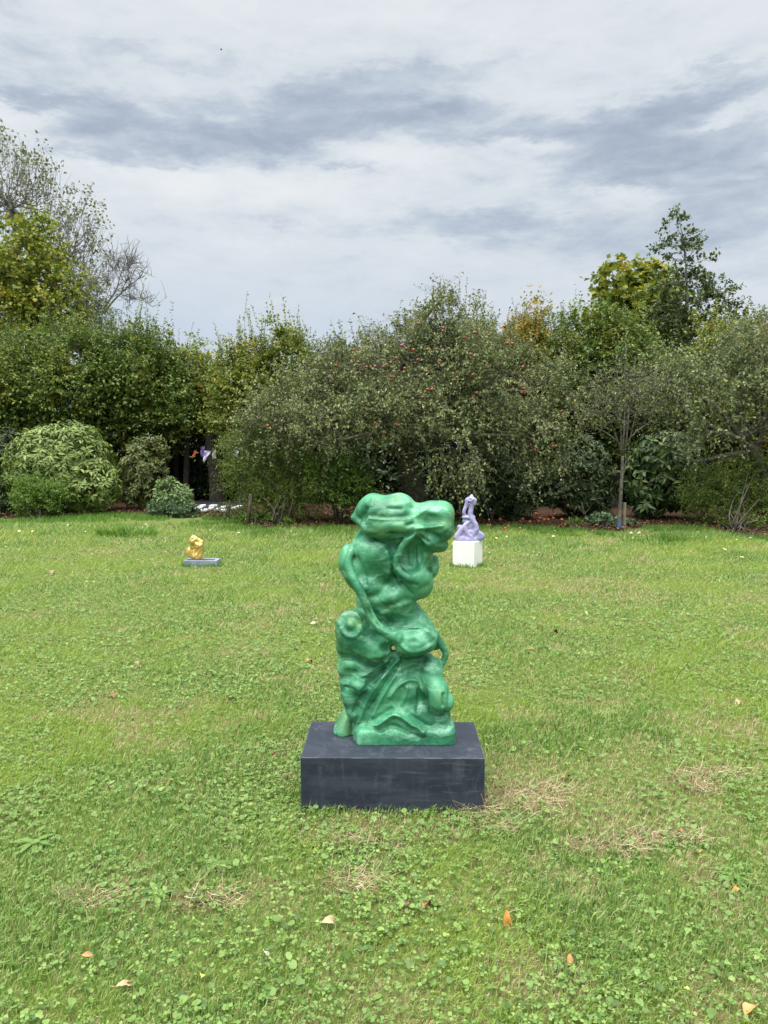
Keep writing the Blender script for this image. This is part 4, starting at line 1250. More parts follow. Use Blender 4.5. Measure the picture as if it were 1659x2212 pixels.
# slender tall tree on the right
ob = np.array([P(1482, 760, 23.5)[0], 23.5, 0.0])
W, Lf = Acc(), Acc()
tp = trunk_path(W, [ob, P(1484, 800, 23.5), P(1485, 620, 23.5), P(1478, 520, 23.5), P(1466, 468, 23.5)], .095, .014)
lo_ = [(1462, 485, 23.5, 18, 22, 24), (1490, 510, 23.5, 14, 18, 20), (1440, 535, 23.5, 20, 12, 20), (1495, 540, 23.5, 18, 22, 20), (1470, 560, 23.5, 26, 20, 26), (1520, 570, 23.5, 20, 14, 20), (1440, 610, 23.5, 30, 22, 30), (1500, 615, 23.5, 30, 28, 30), (1550, 625, 23.5, 30, 18, 30),
       (1450, 670, 23.5, 40, 34, 40), (1520, 680, 23.5, 46, 36, 46), (1580, 680, 23.5, 30, 26, 30), (1490, 740, 23.5, 90, 44, 60), (1412, 530, 23.4, 10, 6, 10), (1600, 720, 23.5, 40, 40, 40)]
p, out, rad = lobe_pts(lo_, 420, .4)
N, par, w_ = limbs(W, tp[4:], p, .05, .006, .75, 4, -.03)
S = np.repeat(p, 3, 0); Dr = unit(np.repeat(out, 3, 0) + np.array([0, 0, .5]) + rng.normal(0, .4, (len(S), 3)))
pos, tan, B = twigs(S, Dr, rng.uniform(.14, .34, len(S)), 6, (0, 0, 0), .2)
dress(Lf, pos, tan, .13, .075, .9, .7, .12, .12)
plant("oak_tree", "slender open-crowned young oak, the tallest tree on the right", "tree", ob, [("trunk", W, bark_grey, False), ("crown", Lf, oak_m, True)])

# --- dark evergreen mass under and behind the hedge
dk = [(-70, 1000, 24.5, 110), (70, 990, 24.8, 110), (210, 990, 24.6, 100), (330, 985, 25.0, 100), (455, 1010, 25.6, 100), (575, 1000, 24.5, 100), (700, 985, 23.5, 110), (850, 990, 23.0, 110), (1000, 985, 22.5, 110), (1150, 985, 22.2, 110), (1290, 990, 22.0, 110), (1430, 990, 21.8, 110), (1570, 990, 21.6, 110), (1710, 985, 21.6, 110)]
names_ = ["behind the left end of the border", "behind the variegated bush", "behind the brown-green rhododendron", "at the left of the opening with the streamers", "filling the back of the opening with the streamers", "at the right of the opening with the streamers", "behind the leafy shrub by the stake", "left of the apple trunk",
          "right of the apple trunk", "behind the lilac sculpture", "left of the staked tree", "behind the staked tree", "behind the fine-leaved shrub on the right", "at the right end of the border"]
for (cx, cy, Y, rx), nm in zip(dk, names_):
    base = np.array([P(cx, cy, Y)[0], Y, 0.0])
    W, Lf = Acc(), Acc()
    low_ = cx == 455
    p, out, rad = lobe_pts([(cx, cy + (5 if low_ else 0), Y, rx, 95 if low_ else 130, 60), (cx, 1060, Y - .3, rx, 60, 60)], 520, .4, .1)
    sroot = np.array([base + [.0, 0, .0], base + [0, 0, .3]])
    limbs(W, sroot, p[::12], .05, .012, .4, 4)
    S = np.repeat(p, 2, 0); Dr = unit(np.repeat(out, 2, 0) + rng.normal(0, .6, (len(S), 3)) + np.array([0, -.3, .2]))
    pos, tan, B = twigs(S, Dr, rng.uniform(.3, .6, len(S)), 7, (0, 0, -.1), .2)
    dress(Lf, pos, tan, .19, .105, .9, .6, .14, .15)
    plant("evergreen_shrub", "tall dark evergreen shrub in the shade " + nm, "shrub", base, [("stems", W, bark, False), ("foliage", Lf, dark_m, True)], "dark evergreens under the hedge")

# --- the apple tree
at = np.array([P(905, 1100, 17.6)[0], 17.6, 0.0])
W, Lf, Tw = Acc(), Acc(), Acc()
tp = trunk_path(W, [at, at + [-.02, -.03, .55], P(890, 1045, 17.55), P(878, 1000, 17.4), P(876, 945, 17.3)], .27, .20, 10, 1.35)
for pp in ([(876, 950, 17.3), (850, 900, 17.2), (845, 840, 17.2), (880, 760, 17.2), (905, 700, 17.3), (960, 640, 17.3)], [(876, 955, 17.3), (820, 920, 17.0), (750, 905, 16.6), (680, 912, 16.2), (610, 930, 16.0)], [(878, 960, 17.3), (930, 900, 17.0), (990, 870, 16.7), (1080, 840, 16.5), (1160, 850, 16.4)],
           [(878, 950, 17.3), (900, 880, 17.6), (960, 800, 18.0), (1050, 740, 18.2)], [(876, 950, 17.2), (800, 880, 17.4), (740, 820, 17.8), (720, 770, 18.0)], [(880, 970, 17.2), (930, 950, 16.2), (1000, 940, 15.6), (1110, 940, 15.4)], [(874, 965, 17.2), (850, 940, 16.2), (800, 935, 15.4), (740, 950, 15.0)]):
    V_, F_ = curve_tube(smooth_path([P(*a_) for a_ in pp], 18), np.linspace(.105, .022, 18), 7); W.add(V_, F_)
AL = [(895, 802, 17.5, 188, 98, 200), (985, 712, 17.4, 100, 66, 100), (965, 668, 17.4, 40, 28, 50), (700, 880, 16.9, 150, 60, 120), (600, 925, 16.5, 84, 40, 80), (1060, 830, 16.9, 160, 110, 170), (1165, 880, 16.5, 88, 90, 100), (890, 880, 15.9, 165, 50, 80), (1005, 970, 15.6, 72, 56, 60),
      (1180, 985, 15.9, 56, 74, 60), (765, 800, 17.6, 92, 52, 130), (1110, 740, 17.4, 80, 60, 100), (760, 912, 15.6, 130, 40, 60), (1090, 915, 15.8, 110, 40, 60)]
p, out, rad = lobe_pts(AL, 4300, .36)
gap = fbm(p[:, 0] * 1.0 + p[:, 1] * .7, p[:, 2] - p[:, 1] * .5, 1.15, 12, 2) > .49
p, out = p[gap], out[gap]
crown_roots = smooth_path([P(876, 945, 17.3), P(850, 890, 17.2), P(850, 830, 17.2), P(880, 765, 17.2)], 8)
N, par, w_ = limbs(W, np.concatenate([tp[-3:], crown_roots]), p[::2], .10, .007, .5, 4, .04, .45)
S = np.repeat(p, 3, 0)
Dr = unit(np.repeat(unit(out + rng.normal(0, .5, out.shape)), 3, 0) + rng.normal(0, .32, (len(S), 3)) + np.array([0, -.2, .25]))
Ls = rng.uniform(.28, .75, len(S))
pos, tan, B = twigs(S, Dr, Ls, 9, (0, 0, -.22), .25)
twig_wood(Tw, S, Dr, Ls, B, .0042, 2)
dress(Lf, pos, tan, .074, .043, .95, .9, .2, .15, .1)
# long whippy shoots on top
n = 170
sx = rng.uniform(700, 1120, n); sy = 715 + np.abs(sx - 960) * .36 + rng.uniform(-20, 40, n)
S = np.array([P(a, b, 17.2 + rng.uniform(-1, .8)) for a, b in zip(sx, sy)]); Dr = unit(rng.normal(0, .35, (n, 3)) + np.array([.12, 0, 1.0])); Ls = rng.uniform(.4, 1.0, n)
pos, tan, B = twigs(S, Dr, Ls, 16, (0.1, 0, -.25), .2)
twig_wood(Tw, S, Dr, Ls, B, .006, 3); dress(Lf, pos, tan, .07, .04, .9, .5, .2, .15)
# hanging sprays on the right
n = 60
S = np.array([P(rng.uniform(1120, 1240), rng.uniform(900, 1000), rng.uniform(15.2, 16)) for _ in range(n)] + [P(rng.uniform(930, 1040), rng.uniform(960, 1010), rng.uniform(15, 15.6)) for _ in range(n)])
Dr = unit(rng.normal(0, .35, (2 * n, 3)) + np.array([0, -.1, -.5])); Ls = rng.uniform(.4, .9, 2 * n)
pos, tan, B = twigs(S, Dr, Ls, 14, (0, 0, -.4), .15)
twig_wood(Tw, S, Dr, Ls, B, .0045, 3); dress(Lf, pos, tan, .075, .045, .9, .5, .2, .15, .2)
apple_tree = plant("apple_tree", "wide spreading old apple tree full of red apples behind the green sculpture", "tree", at, [("trunk", W, bark_apple, False), ("twigs", Tw, bark_apple, True), ("crown", Lf, apple_m, True)])

# --- right-hand apple tree leaning in from the edge
rb_ = np.array([P(1668, 1100, 16.2)[0], 16.2, 0.0])
W, Lf, Tw = Acc(), Acc(), Acc()
tp = trunk_path(W, [rb_, P(1662, 1060, 16.2), P(1640, 1000, 16.1), P(1612, 960, 16.0)], .15, .11, 9)
for pp in ([(1625, 975, 16.0), (1560, 985, 15.8), (1500, 1000, 15.6), (1455, 985, 15.4)], [(1612, 965, 16.0), (1570, 900, 15.8), (1520, 860, 15.6), (1440, 820, 15.5)], [(1612, 962, 16), (1600, 880, 16), (1590, 800, 16), (1600, 740, 16)], [(1630, 985, 16), (1660, 900, 16.2), (1690, 840, 16.2)], [(1600, 955, 15.9), (1640, 925, 15.4), (1680, 915, 15.2)], [(1612, 958, 16), (1560, 930, 15.4), (1510, 940, 15.2)]):
    V_, F_ = curve_tube(smooth_path([P(*a_) for a_ in pp], 16), np.linspace(.07, .014, 16), 6); W.add(V_, F_)
p, out, rad = lobe_pts([(1590, 800, 15.8, 80, 90, 90), (1650, 760, 15.8, 70, 80, 90), (1500, 850, 15.6, 80, 70, 80), (1430, 820, 15.6, 66, 54, 70), (1640, 880, 15.2, 90, 80, 70), (1720, 850, 15.8, 80, 110, 90), (1540, 930, 15.2, 70, 50, 50)], 900, .38)
gap = fbm(p[:, 0] + p[:, 1] * .7, p[:, 2] - p[:, 1] * .5, 1.3, 44) > .40
p, out = p[gap], out[gap]
N, par, w_ = limbs(W, tp[8:], p[::2], .07, .006, .5, 4, .04, .45)
S = np.repeat(p, 3, 0); Dr = unit(np.repeat(out, 3, 0) * .8 + rng.normal(0, .5, (len(S), 3)) + np.array([0, -.2, .15])); Ls = rng.uniform(.25, .7, len(S))
pos, tan, B = twigs(S, Dr, Ls, 7, (0, 0, -.35), .25)
twig_wood(Tw, S, Dr, Ls, B, .004, 2); dress(Lf, pos, tan, .070, .046, .95, .5, .18, .15, .1)
plant("apple_tree", "old apple tree with arching grey branches leaning in from the right edge", "tree", rb_, [("trunk", W, bark_apple, False), ("twigs", Tw, bark_apple, True), ("crown", Lf, apple2_m, True)])

# --- young staked tree on the right
vb = G(1337, 1147)
Yv = float(vb[1])
W, Lf, Tw = Acc(), Acc(), Acc()
tp = trunk_path(W, [vb, P(1340, 1090, Yv), P(1343, 1030, Yv), P(1345, 985, Yv)], .044, .030, 8, 1.15)
for pp in ([(1345, 985), (1332, 945), (1318, 910), (1300, 870), (1280, 830)], [(1345, 985), (1348, 930), (1350, 870), (1348, 800), (1352, 755)], [(1342, 1040), (1352, 1000), (1362, 940), (1378, 880), (1392, 800)], [(1345, 985), (1340, 920), (1338, 860), (1332, 800)], [(1350, 930), (1362, 880), (1370, 820), (1372, 770)], [(1350, 960), (1375, 930), (1400, 915), (1430, 890)], [(1335, 955), (1305, 930), (1270, 920)], [(1348, 980), (1356, 930), (1360, 860), (1358, 790)]):
    V_, F_ = curve_tube(smooth_path([P(a_, b_, Yv + .25 * math.sin(a_ * 7 + b_)) if i_ else P(a_, b_, Yv) for i_, (a_, b_) in enumerate(pp)], 16), np.linspace(.021, .005, 16), 6); W.add(V_, F_)
p, out, rad = lobe_pts([(1345, 850, Yv, 66, 96, 80), (1290, 875, Yv, 56, 60, 60), (1395, 860, Yv, 46, 70, 60), (1250, 905, Yv - .2, 30, 40, 40)], 240, .5)
N, par, w_ = limbs(W, np.array([P(1345, 985, Yv), P(1347, 940, Yv), P(1348, 890, Yv), P(1346, 840, Yv)]), p, .022, .004, .6, 4, -.03, .45)
S = np.repeat(p, 2, 0); Dr = unit(rng.normal(0, .5, (len(S), 3)) + np.array([0, 0, .5])); Ls = rng.uniform(.25, .6, len(S))
pos, tan, B = twigs(S, Dr, Ls, 4, (0, 0, -.1), .25)
twig_wood(Tw, S, Dr, Ls, B, .0035, 2); dress(Lf, pos, tan, .058, .034, .95, .5, .18, .15)
yt = plant("young_tree", "thin young many-stemmed tree tied to a wooden stake", "tree", vb, [("trunk", W, bark_apple, False), ("twigs", Tw, bark_apple, True), ("crown", Lf, apple_m, True)])


# ------------------------------------------------------------------ border shrubs
def shrub_twiggy(name, label, lobes, base_px, n, rep, nl, ll, lw, mat, tl=(.2, .45), up=.3, bend=(0, 0, -.15), shell=.38, stems=6, cat="shrub", group=None, spread=.9, wood=bark, geo=leaf_geo, gapk=None, sr=.018):
    b = G(*base_px)
    W, Lf = Acc(), Acc()
    p, out, rad = lobe_pts(lobes, n, shell)
    if gapk:
        g = fbm(p[:, 0] + p[:, 1] * .7, p[:, 2] - p[:, 1] * .5, gapk[0], 15) > gapk[1]
        p, out = p[g], out[g]
    for i in range(stems):
        q_ = p[rng.integers(len(p))]
        V_, F_ = curve_tube(smooth_path([b + [rng.normal(0, .05), rng.normal(0, .04), 0], b + [rng.normal(0, .12), rng.normal(0, .1), .35 * q_[2]], q_], 10), np.linspace(sr, .006, 10), 5); W.add(V_, F_)
    limbs(W, np.array([b, b + [0, 0, .25]]), p[::4], sr, .003, .5, 3)
    S = np.repeat(p, rep, 0); Dr = unit(np.repeat(out, rep, 0) + rng.normal(0, .45, (len(S), 3)) + np.array([0, -.15, up])); Ls = rng.uniform(*tl, len(S))
    pos, tan, B = twigs(S, Dr, Ls, nl, bend, .22)
    dress(Lf, pos, tan, ll, lw, spread, .7, .16, .12, geo=geo)
    return plant(name, label, cat, b, [("stems", W, wood, False), ("foliage", Lf, mat, True)], group)


def shrub_rosette(name, label, lobes, base_px, n, per, ll, lw, mat, shell=.12, tilt=.5, group=None, singles=0, sing_lw=None, droop=.15, cat="shrub"):
    """whorls of broad leaves on a dome; the leaves that show largest are objects of their own"""
    global TRI
    b = G(*base_px)
    p, out, rad = lobe_pts(lobes, n, shell, .06)
    W, Lf = Acc(), Acc()
    limbs(W, np.array([b, b + [0, 0, .2]]), p[::6], .03, .005, .5, 4)
    m = len(p)
    ax = unit(out + np.array([0, 0, .35]) + rng.normal(0, .22, (m, 3)))
    u = unit(np.cross(ax, rng.normal(size=(m, 3)))); v = np.cross(ax, u)
    Pt, Dr, Nr = [], [], []
    for j in range(per):
        a = j * 2 * math.pi / per * 1.0 + rng.normal(0, .25, m)
        el_ = rng.uniform(-.15, .75, m)[:, None] + tilt * .4
        r_ = u * np.cos(a)[:, None] + v * np.sin(a)[:, None]
        d = unit(r_ * np.cos(el_) + ax * np.sin(el_) - np.array([0, 0, droop]))
        Pt.append(p + d * .012 + ax * rng.uniform(-.06, .02, m)[:, None]); Dr.append(d); Nr.append(unit(ax + rng.normal(0, .15, (m, 3))))
    Pt, Dr, Nr = np.concatenate(Pt), np.concatenate(Dr), np.concatenate(Nr)
    k = Pt[:, 2] > .03
    Pt, Dr, Nr = Pt[k], Dr[k], Nr[k]
    L_ = ll * rng.uniform(.7, 1.15, len(Pt))
    o = thing(name, label, cat, b, group)
    pick = np.zeros(len(Pt), bool)
    if singles:                                                    # nearest the viewer, facing out of the bush
        c0 = np.array([P(l[0], l[1], l[2]) for l in lobes]).mean(0)
        score = unit(Pt - c0)[:, 1] * 1.0 + .25 * rng.random(len(Pt)) - .8 * np.abs(Dr[:, 1])
        pick[np.argsort(score)[:singles]] = True
    for x_ in (False, True):
        if x_ and not singles:
            continue
        s_ = pick == x_
        if not x_:
            Lf.add(*big_leaf_geo(Pt[s_], Dr[s_], Nr[s_], L_[s_], L_[s_] * lw))
        else:
            one = []
            for q_ in range(3):
                V_, F_ = big_leaf_geo(np.zeros((1, 3)), np.array([[0, 1.0, 0]]), np.array([[0, 0, 1.0]]), np.array([1.0]), np.array([lw * (.9 + .1 * q_)]), .12 + .04 * q_, .10 + .10 * q_)
                one.append(mesh_from("leaf", V_, F_, (mat,)))
            for i in np.where(s_)[0]:
                d = unit(Dr[i]); S_ = unit(np.cross(d, Nr[i])); N_ = np.cross(S_, d)
                lo_ = put("leaf", one[i % 3], o)
                M = Matrix(((S_[0], d[0], N_[0], 0), (S_[1], d[1], N_[1], 0), (S_[2], d[2], N_[2], 0), (0, 0, 0, 1)))
                lo_.matrix_local = Matrix.Translation(Vector(Pt[i] - b)) @ M @ Matrix.Scale(float(L_[i]), 4)
    for pn, acc, mt in (("stems", W, bark), ("foliage", Lf, mat)):
        c = put(pn, acc.mesh(pn, (mt,), off=b), o)
        if pn == "foliage":
            c['kind'] = 'stuff'
        TRI += sum(len(f) * (f.shape[1] - 2) for q_ in acc.f.values() for f in q_)
    return o


auc_m = leaf_mat("variegated_leaves", [(0, (.050, .095, .024)), (.4, (.092, .155, .035)), (.8, (.150, .220, .052)), (1, (.25, .31, .09))], .42, .2, None, .3, variegate=(.29, .35, .085))
rho_m = leaf_mat("rhododendron_leaves", [(0, (.050, .078, .020)), (.5, (.085, .118, .030)), (.85, (.135, .160, .048)), (1, (.18, .13, .04))], .5, .15, None, .28)
rho2_m = leaf_mat("fresh_rhododendron_leaves", [(0, (.060, .110, .034)), (.5, (.110, .185, .052)), (.9, (.20, .28, .10)), (1, (.30, .34, .13))], .42, .15, None, .35)
rho3_m = leaf_mat("dark_rhododendron_leaves", [(0, (.020, .040, .014)), (.5, (.040, .066, .022)), (.9, (.075, .105, .038)), (1, (.13, .15, .05))], .45, .1, None, .25)
lau_m = leaf_mat("laurel_leaves", [(0, (.022, .050, .014)), (.5, (.045, .082, .024)), (.85, (.080, .125, .038)), (1, (.16, .19, .055))], .45, .12, None, .25)
fine_m = leaf_mat("fine_green_leaves", [(0, (.060, .105, .020)), (.4, (.100, .160, .028)), (.8, (.155, .220, .040)), (1, (.27, .28, .06))], .5, .3)
fresh_m = leaf_mat("bright_green_leaves", [(0, (.060, .125, .018)), (.4, (.095, .180, .026)), (.8, (.145, .240, .040)), (1, (.23, .31, .065))], .5, .32)
blue_m = leaf_mat("bluish_green_leaves", [(0, (.040, .085, .040)), (.5, (.075, .135, .060)), (1, (.14, .19, .09))], .5, .25)

shrub_rosette("variegated_bush", "big round variegated bush with pale yellow-green leaves at the left of the lawn", [(132, 1012, 19.4, 116, 98, 115), (150, 940, 19.4, 60, 30, 60), (90, 1040, 19.0, 76, 62, 70), (190, 1050, 19.0, 66, 58, 70)], (132, 1112), 1500, 6, .17, .33, auc_m, .10, .3, None, 300, droop=.5)
shrub_twiggy("small_shrub", "small bright green shrub in front of the variegated bush", [(82, 1080, 17.9, 46, 36, 42), (60, 1060, 17.9, 26, 24, 26), (105, 1075, 17.8, 30, 30, 30)], (85, 1124), 420, 3, 9, .050, .030, fresh_m, (.12, .28), .6, (0, 0, .05))
shrub_rosette("rhododendron", "brownish green rhododendron between the variegated bush and the dark opening", [(310, 1010, 20.2, 58, 66, 56), (330, 970, 20.2, 36, 30, 36), (300, 1060, 20.0, 46, 36, 44)], (312, 1096), 520, 8, .125, .32, rho_m, .2, .5)
shrub_rosette("rhododendron", "small fresh green rhododendron beside the black and white paving", [(374, 1072, 18.8, 42, 30, 38), (362, 1050, 18.8, 24, 18, 22), (345, 1098, 18.6, 24, 12, 20)], (372, 1110), 170, 8, .125, .30, rho2_m, .12, .6, None, 120)
shrub_twiggy("low_plant", "low bluish green leafy plant at the foot of the small rhododendron", [(352, 1104, 18.4, 32, 10, 24), (400, 1106, 18.3, 24, 8, 20)], (355, 1112), 130, 3, 6, .075, .045, blue_m, (.1, .22), .5, (0, 0, -.1), cat="plant")
shrub_twiggy("fine_leaved_shrub", "loose fine-leaved green shrub beside the leaning stake, left of the apple tree", [(575, 1015, 16.8, 74, 80, 70), (640, 1050, 16.8, 76, 76, 70), (530, 985, 16.9, 44, 56, 44), (560, 940, 16.9, 44, 30, 40), (600, 1090, 16.6, 56, 44, 50), (510, 1040, 16.8, 22, 30, 24)], (600, 1138), 1600, 3, 11, .042, .019, fine_m, (.22, .48), .25, (0, 0, -.1), .42, 10, gapk=(2.0, .36))
shrub_twiggy("leafy_shrub", "shrub with pale green leaf sprays in the shade left of the green sculpture's head", [(720, 1045, 16.6, 70, 60, 50), (700, 1100, 16.3, 46, 30, 40), (770, 1085, 16.3, 40, 44, 40), (800, 1040, 17.0, 60, 50, 50)], (730, 1132), 420, 3, 9, .075, .040, fresh_m, (.22, .5), .25, (0, 0, -.25), .35, 6, gapk=(1.8, .42))
shrub_rosette("rhododendron", "dark glossy rhododendron filling the shade behind the lilac sculpture", [(1065, 1050, 17.6, 92, 78, 70), (1000, 1040, 17.8, 60, 70, 50), (1110, 1085, 17.2, 50, 46, 46)], (1062, 1130), 760, 8, .15, .32, rho3_m, .2, .4, None, 150)
shrub_rosette("rhododendron", "dark rhododendron under the apple branches, left of the young staked tree", [(1262, 1030, 17.6, 66, 86, 60), (1230, 1075, 17.4, 44, 40, 40), (1290, 1085, 17.2, 34, 36, 34)], (1262, 1130), 560, 8, .14, .32, rho3_m, .2, .5, None, 120)
shrub_rosette("laurel", "laurel with large glossy drooping leaves to the right of the young staked tree", [(1440, 1000, 17.6, 84, 74, 70), (1410, 1050, 17.4, 56, 52, 56), (1480, 1060, 17.2, 50, 40, 50), (1400, 1098, 17.0, 30, 18, 26)], (1430, 1122), 520, 6, .215, .36, lau_m, .14, .1, None, 300, droop=.55)
shrub_twiggy("fine_leaved_shrub", "arching fine-leaved shrub at the right edge of the lawn", [(1565, 1070, 16.0, 66, 64, 60), (1620, 1040, 16.2, 56, 60, 54), (1520, 1050, 16.2, 34, 40, 34), (1600, 1110, 15.8, 56, 32, 46)], (1585, 1152), 620, 4, 11, .050, .027, fine_m, (.2, .42), .25, (0, 0, -.2), .40, 8, gapk=(2.2, .38))
shrub_twiggy("fine_leaved_shrub", "dull green shrub in the corner beyond the right-hand apple trunk", [(1720, 1050, 16.4, 80, 80, 60), (1680, 1100, 16.2, 40, 40, 40)], (1720, 1150), 520, 4, 9, .06, .03, fine_m, (.2, .42), .3, (0, 0, -.2))
shrub_rosette("broad_leaved_plant", "clump of broad soft leaves at the foot of the young tree", [(1305, 1125, 15.9, 34, 18, 28), (1350, 1132, 15.9, 24, 12, 22)], (1310, 1146), 90, 5, .11, .75, blue_m, .3, .3, droop=.2, cat="plant")
shrub_twiggy("low_plant", "sparse low plant with yellowing leaves on the mulch at the right edge", [(1620, 1140, 15.2, 60, 16, 40), (1560, 1148, 15.2, 30, 10, 24)], (1610, 1160), 120, 3, 6, .05, .035, fine_m, (.12, .25), .4, cat="plant")
shrub_twiggy("low_plant", "small leafy weed on the lawn edge left of the young tree", [(1240, 1138, 15.7, 16, 12, 14)], (1240, 1148), 50, 3, 6, .05, .03, fresh_m, (.1, .18), .6, cat="plant")
shrub_twiggy("low_plant", "low green ground plants around the leaning stake", [(545, 1128, 16.4, 36, 12, 30), (600, 1134, 16.0, 40, 10, 24)], (550, 1140), 130, 3, 6, .06, .038, fresh_m, (.1, .22), .5, cat="plant")
shrub_twiggy("dry_shrub", "low twiggy plant with brown stems between the paving and the leaning stake", [(500, 1114, 17.6, 40, 16, 30)], (500, 1124), 120, 3, 4, .05, .025, rho_m, (.15, .3), .6, stems=14, cat="plant")
shrub_twiggy("low_plant", "small dark plant on the mulch at the far left edge", [(-10, 1085, 18.6, 40, 34, 36)], (-10, 1112), 160, 3, 7, .08, .045, rho3_m, (.15, .3), .4, cat="plant")
shrub_rosette("rhododendron", "dark rhododendron at the left edge behind the variegated bush", [(-10, 1010, 20.5, 60, 80, 60), (10, 950, 20.8, 40, 30, 40)], (-10, 1095), 420, 8, .14, .32, rho3_m, .2, .5)
shrub_twiggy("ivy_patch", "dark ivy covering the ground in the back of the opening", [(450, 1060, 24.5, 80, 40, 50)], (450, 1080), 420, 3, 7, .09, .07, dark_m, (.2, .4), .3, cat="plant")

# ------------------------------------------------------------------ stakes, ties
wood = plain_mat("stake_wood", (.16, .13, .09), .85, (.25, .215, .155), 9, .5, 40, stretch=(4, 4, .6), spec=.2)
wood_d = plain_mat("dark_stake_wood", (.055, .042, .030), .9, (.10, .082, .06), 9, .5, 40, stretch=(4, 4, .6), spec=.15)
tie = plain_mat("blue_tape", (.055, .085, .15), .6, (.075, .11, .18), 30)
kb = G(1348, 1146)
st = put("wooden_stake", box_mesh("stake", .055, .045, .56, wood, .005), loc=kb, label="short square wooden stake at the foot of the young tree", category="stake")
a_ = Acc(); V_, F_ = curve_tube([vb + [0, 0, .06], vb + [.005, 0, .14], vb + [.01, 0, .22]], [.052, .048, .046], 10, False); a_.add(V_, F_)
put("tree_tie", a_.mesh("tree_tie", (tie,), off=vb), loc=vb, label="blue band wrapped around the bottom of the young tree", category="tree tie")
lb = G(533, 1138)
tp_ = P(542, 1066, float(lb[1]) + .05)
a_ = Acc(); V_, F_ = curve_tube([lb - [0, 0, .05], (lb + tp_) / 2 + [.01, 0, 0], tp_], [.042, .040, .038], 8); a_.add(V_, F_)
put("wooden_stake", a_.mesh("wooden_stake", (wood_d,), off=lb, smooth=True), loc=lb, label="dark round stake leaning beside the fine-leaved shrub left of the apple tree", category="stake")

# ------------------------------------------------------------------ streamers hung in the dark opening, black sheet with white slabs
def streamer(label, pts, w0, w1, Y, color, color2):
    m = plain_mat("streamer_fabric", color, .7, color2, 5)
    p = smooth_path([P(332 + a * .14, 929 + b * .14, Y) for a, b in pts], 14)
    a = Acc()
    nn = len(p)
    wv = np.linspace(w0, w1, nn) * .5
    ph = rng.uniform(0, 6)
    V, F = [], []
    for i in range(nn):
        an = .5 * math.sin(i * .6 + ph)
        s = np.array([math.cos(an), math.sin(an), 0]) * wv[i]
        n_ = np.array([-math.sin(an), math.cos(an), 0]) * .004
        V += [p[i] - s - n_, p[i] + s - n_, p[i] + s + n_, p[i] - s + n_]
    for i in range(nn - 1):
        for j in range(4):
            F.append([i * 4 + j, i * 4 + (j + 1) % 4, (i + 1) * 4 + (j + 1) % 4, (i + 1) * 4 + j])
    F += [[3, 2, 1, 0], [(nn - 1) * 4 + j for j in range(4)]]
    a.add(np.array(V), np.array(F))
    top = p[0]
    put("hanging_streamer", a.mesh("hanging_streamer", (m,), off=top), loc=top, label=label, category="streamer", group="streamers hanging in the opening")


streamer("pale blue to lilac streamer hanging beside the dark trunk in the opening", [(838, 318), (812, 380), (790, 440), (775, 482)], .20, .06, 21.4, (.40, .46, .66), (.50, .42, .58))
streamer("orange-red streamer hanging at the left of the opening", [(640, 320), (630, 380), (612, 418)], .10, .09, 22.2, (.34, .07, .022), (.40, .10, .03))
streamer("teal and purple streamer hanging behind the pale blue one", [(757, 255), (752, 330), (755, 408)], .12, .12, 22.4, (.10, .20, .30), (.15, .09, .30))
streamer("beige streamer hanging on the right side of the dark trunk", [(935, 285), (930, 360), (935, 440)], .11, .11, 21.9, (.36, .33, .27), (.42, .40, .33))
streamer("grey-blue streamer hanging half behind the fine-leaved shrub", [(1278, 315), (1280, 370), (1276, 420)], .11, .10, 20.5, (.36, .42, .50), (.44, .50, .56))
streamer("whitish streamer hanging rightmost, above the fine-leaved shrub", [(1440, 310), (1448, 370), (1462, 415)], .11, .06, 19.6, (.34, .36, .42), (.42, .44, .47))
# dark trunks in the opening
for lab, pts, r0, r1, Yt in (("thick dark trunk standing in the opening beside the pale blue streamer", [(985, 1000), (975, 760), (925, 480), (885, 250), (900, 60)], .26, .17, 22.6), ("slim dark trunk at the left of the opening", [(470, 760), (510, 560), (505, 300), (520, 60)], .10, .08, 23.0),
                             ("thin dark trunk leftmost in the opening, behind the brownish rhododendron", [(330, 760), (350, 460), (345, 250), (330, 40)], .10, .08, 23.6)):
    pw = [P(332 + a * .14, 929 + b * .14, Yt) for a, b in pts]
    b0 = np.array([pw[0][0], pw[0][1], 0.0])
    a_ = Acc(); p_ = smooth_path([b0] + pw[1:], 16); V_, F_ = curve_tube(p_, np.linspace(r0, r1, 16), 9); a_.add(V_, F_)
    o_ = thing("shaded_tree", lab, "tree", b0)
    put("trunk", a_.mesh("trunk", (plain_mat("dark_bark", (.020, .016, .012), .95, (.04, .033, .026), 12, .9, 30),), off=b0, smooth=True), o_)

sheet_m = plain_mat("black_sheet", (.012, .012, .016), .7, (.022, .022, .028), 12)
slabw = plain_mat("white_slab_paint", (.74, .75, .76), .6, (.62, .66, .70), 8)
c_ = G(470, 1097)
a_ = Acc()
o1 = np.array([G(405, 1104)[:2], G(480, 1107)[:2], G(528, 1099)[:2], G(516, 1090)[:2], G(430, 1089)[:2], G(398, 1096)[:2]])
V_ = np.concatenate([np.column_stack([o1, np.full(6, .085)]), np.column_stack([o1, np.full(6, .100)])])
a_.add(V_, [np.array([[6, 7, 8, 9, 10, 11]]), np.array([[i, (i + 1) % 6, 6 + (i + 1) % 6, 6 + i] for i in range(6)])])
cl0 = np.array([c_[0], c_[1], .085])
put("ground_sheet", a_.mesh("ground_sheet", (sheet_m,), off=cl0), loc=cl0, label="flat black sheet on the ground in front of the dark opening, set with white slabs", category="ground sheet")
